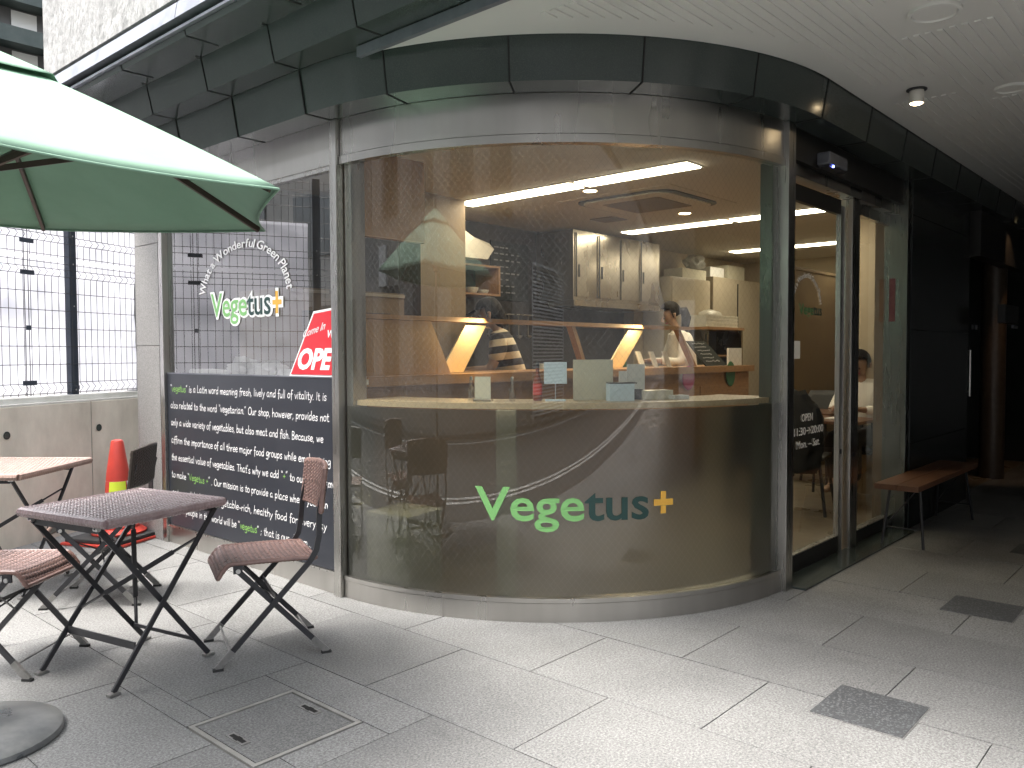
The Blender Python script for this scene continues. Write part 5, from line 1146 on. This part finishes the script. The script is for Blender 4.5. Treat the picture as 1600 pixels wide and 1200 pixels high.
for k in range(6): sector(b, k, .0, .27, 10, 6, lift=.020, sag=.03, edge=0)
bmesh.ops.remove_doubles(b.bm, verts=b.bm.verts[:], dist=.0015); cn = b.build('vent_flap', 'canopy', UB, smooth=True, sm_ang=R(14)); cn.modifiers.new('s', 'SOLIDIFY').thickness = .0015
for k in range(6):
    b = MB(); pts = []
    A_, C_ = corner[k], corner[(k+1) % 6]
    for q in range(15):
        u = q/14; e = A_.lerp(C_, u); mid = 4*u*(1-u); pts.append(e-Nn*(.022*mid*.6+.004)+(cen-e).normalized()*(.040*mid))
    b.tube(pts, .004, 6); b.build('hem', 'canopy', UB, smooth=True)
base = Vector((.79, 3.06, 0)); ptop = apex+Nn*.03
b = MB(); b.tube([base+Vector((0, 0, .03)), ptop], .019, 14); b.build('pole', 'pole', UB, smooth=True)
b = MB(); b.lathe([(.012, 0), (.022, .015), (.015, .04), (.001, .06)], tuple(ptop), 14); b.build('finial', 'pole', UB, smooth=True)
def rp(k, s): p = apex.lerp(corner[k], s); return p+Nn*(.010*math.sin(math.pi*s)-.016)
hubz = base.lerp(ptop, (1.84)/ptop.z)
for k in range(6):
    b = MB(); pts = [rp(k, .975*s/8) for s in range(9)]
    for p, q in zip(pts, pts[1:]): b.bar(p, q, .022, .013)
    rb = b.build('rib', 'pole', UB)
    b = MB(); b.bar(hubz, rp(k, .48)-Nn*.008, .020, .012); b.build('strut', 'pole', rb)
b = MB(); b.lathe([(.02, -.03), (.045, -.02), (.045, .02), (.02, .03)], tuple(hubz), 16); b.build('hub', 'pole', UB, smooth=True)
b = MB(); b.lathe([(.258, .0), (.262, .008), (.258, .022), (.235, .032), (.15, .046), (.06, .055), (.04, .06), (.035, .075), (.034, .20), (.028, .205), (.001, .205)], tuple(base), 48); b.build('round_base', 'base', UB, smooth=True)
b = MB(); b.tube([(base.x+.03, base.y, .15), (base.x+.075, base.y, .15)], .008, 8); b.build('lock_screw', 'black', UB)
# ================================================================== BENCH
t = thing('bench', 'reddish brown wooden bench with thin black metal legs by the dark wall', 'bench', (6.16, 1.63, 0))
b = MB(); b.box(5.42, 6.90, 1.500, 1.628, .380, .415); b.box(5.42, 6.90, 1.631, 1.762, .380, .415); b.bm.transform(Matrix.Identity(4)); b.build('seat', 'bench', t, bevel=.003)
for x0, sg in ((5.60, -1), (6.72, 1)):
    for y0, y1 in ((1.54, 1.50), (1.72, 1.75)):
        b = MB(); b.tube([(x0, y0, .378), (x0+sg*.06, y1, .004)], .009, 8); b.build('leg', 'black', t)
    b = MB(); b.tube([(x0+sg*.041, 1.513, .12), (x0+sg*.041, 1.741, .12)], .005, 6); b.tube([(x0+sg*.041, 1.74, .12), (x0, 1.55, .378)], .004, 6); b.build('brace', 'black', t)
# ================================================================== far end of the passage
t = thing('lobby_door', 'dark lobby door frame with a slim steel pull handle deep in the passage', 'door', (8.2, 1.95, 0))
b = MB(); b.box(7.76, 7.80, 1.80, 1.86, 0, 2.3); b.box(7.805, 9.9, 1.70, 1.80, 2.05, 2.6); b.box(8.02, 8.05, 1.84, 1.90, 0, 2.3); b.build('door_frame', 'dark', t)
b = MB(); b.tube([(7.95, 1.80, .86), (7.95, 1.80, 1.26)], .012, 10); b.tube([(7.95, 1.80, .9), (7.95, 1.86, .9)], .007, 8); b.tube([(7.95, 1.80, 1.22), (7.95, 1.86, 1.22)], .007, 8); b.build('pull_handle', 'steel', t)
b = MB(); b.box(7.98, 8.03, 1.79, 1.80, 1.44, 1.48); b.build('name_plate', 'alu', t)
b = MB(); b.box(8.12, 8.17, 1.79, 1.80, 1.44, 1.48); b.build('name_plate', 'alu', t)
b = MB(); b.box(8.06, 8.6, 1.56, 1.62, 1.49, 1.65); b.build('transom', 'dark', t)
b = MB(); b.box(8.30, 8.50, 1.545, 1.559, 1.45, 1.475); b.build('rail', 'alu', t)
b = MB(); b.lathe([(.11, 0), (.11, 2.6)], (9.2, 1.88, 0), 32); props(b.build('round_column', 'darkcol', smooth=True), 'round brown column catching warm light at the far end of the passage', 'column')
spot(8.75, 1.55, 2.55, 2.2, 50, (1, .6, .32), (9.1, 1.8, 1.5))
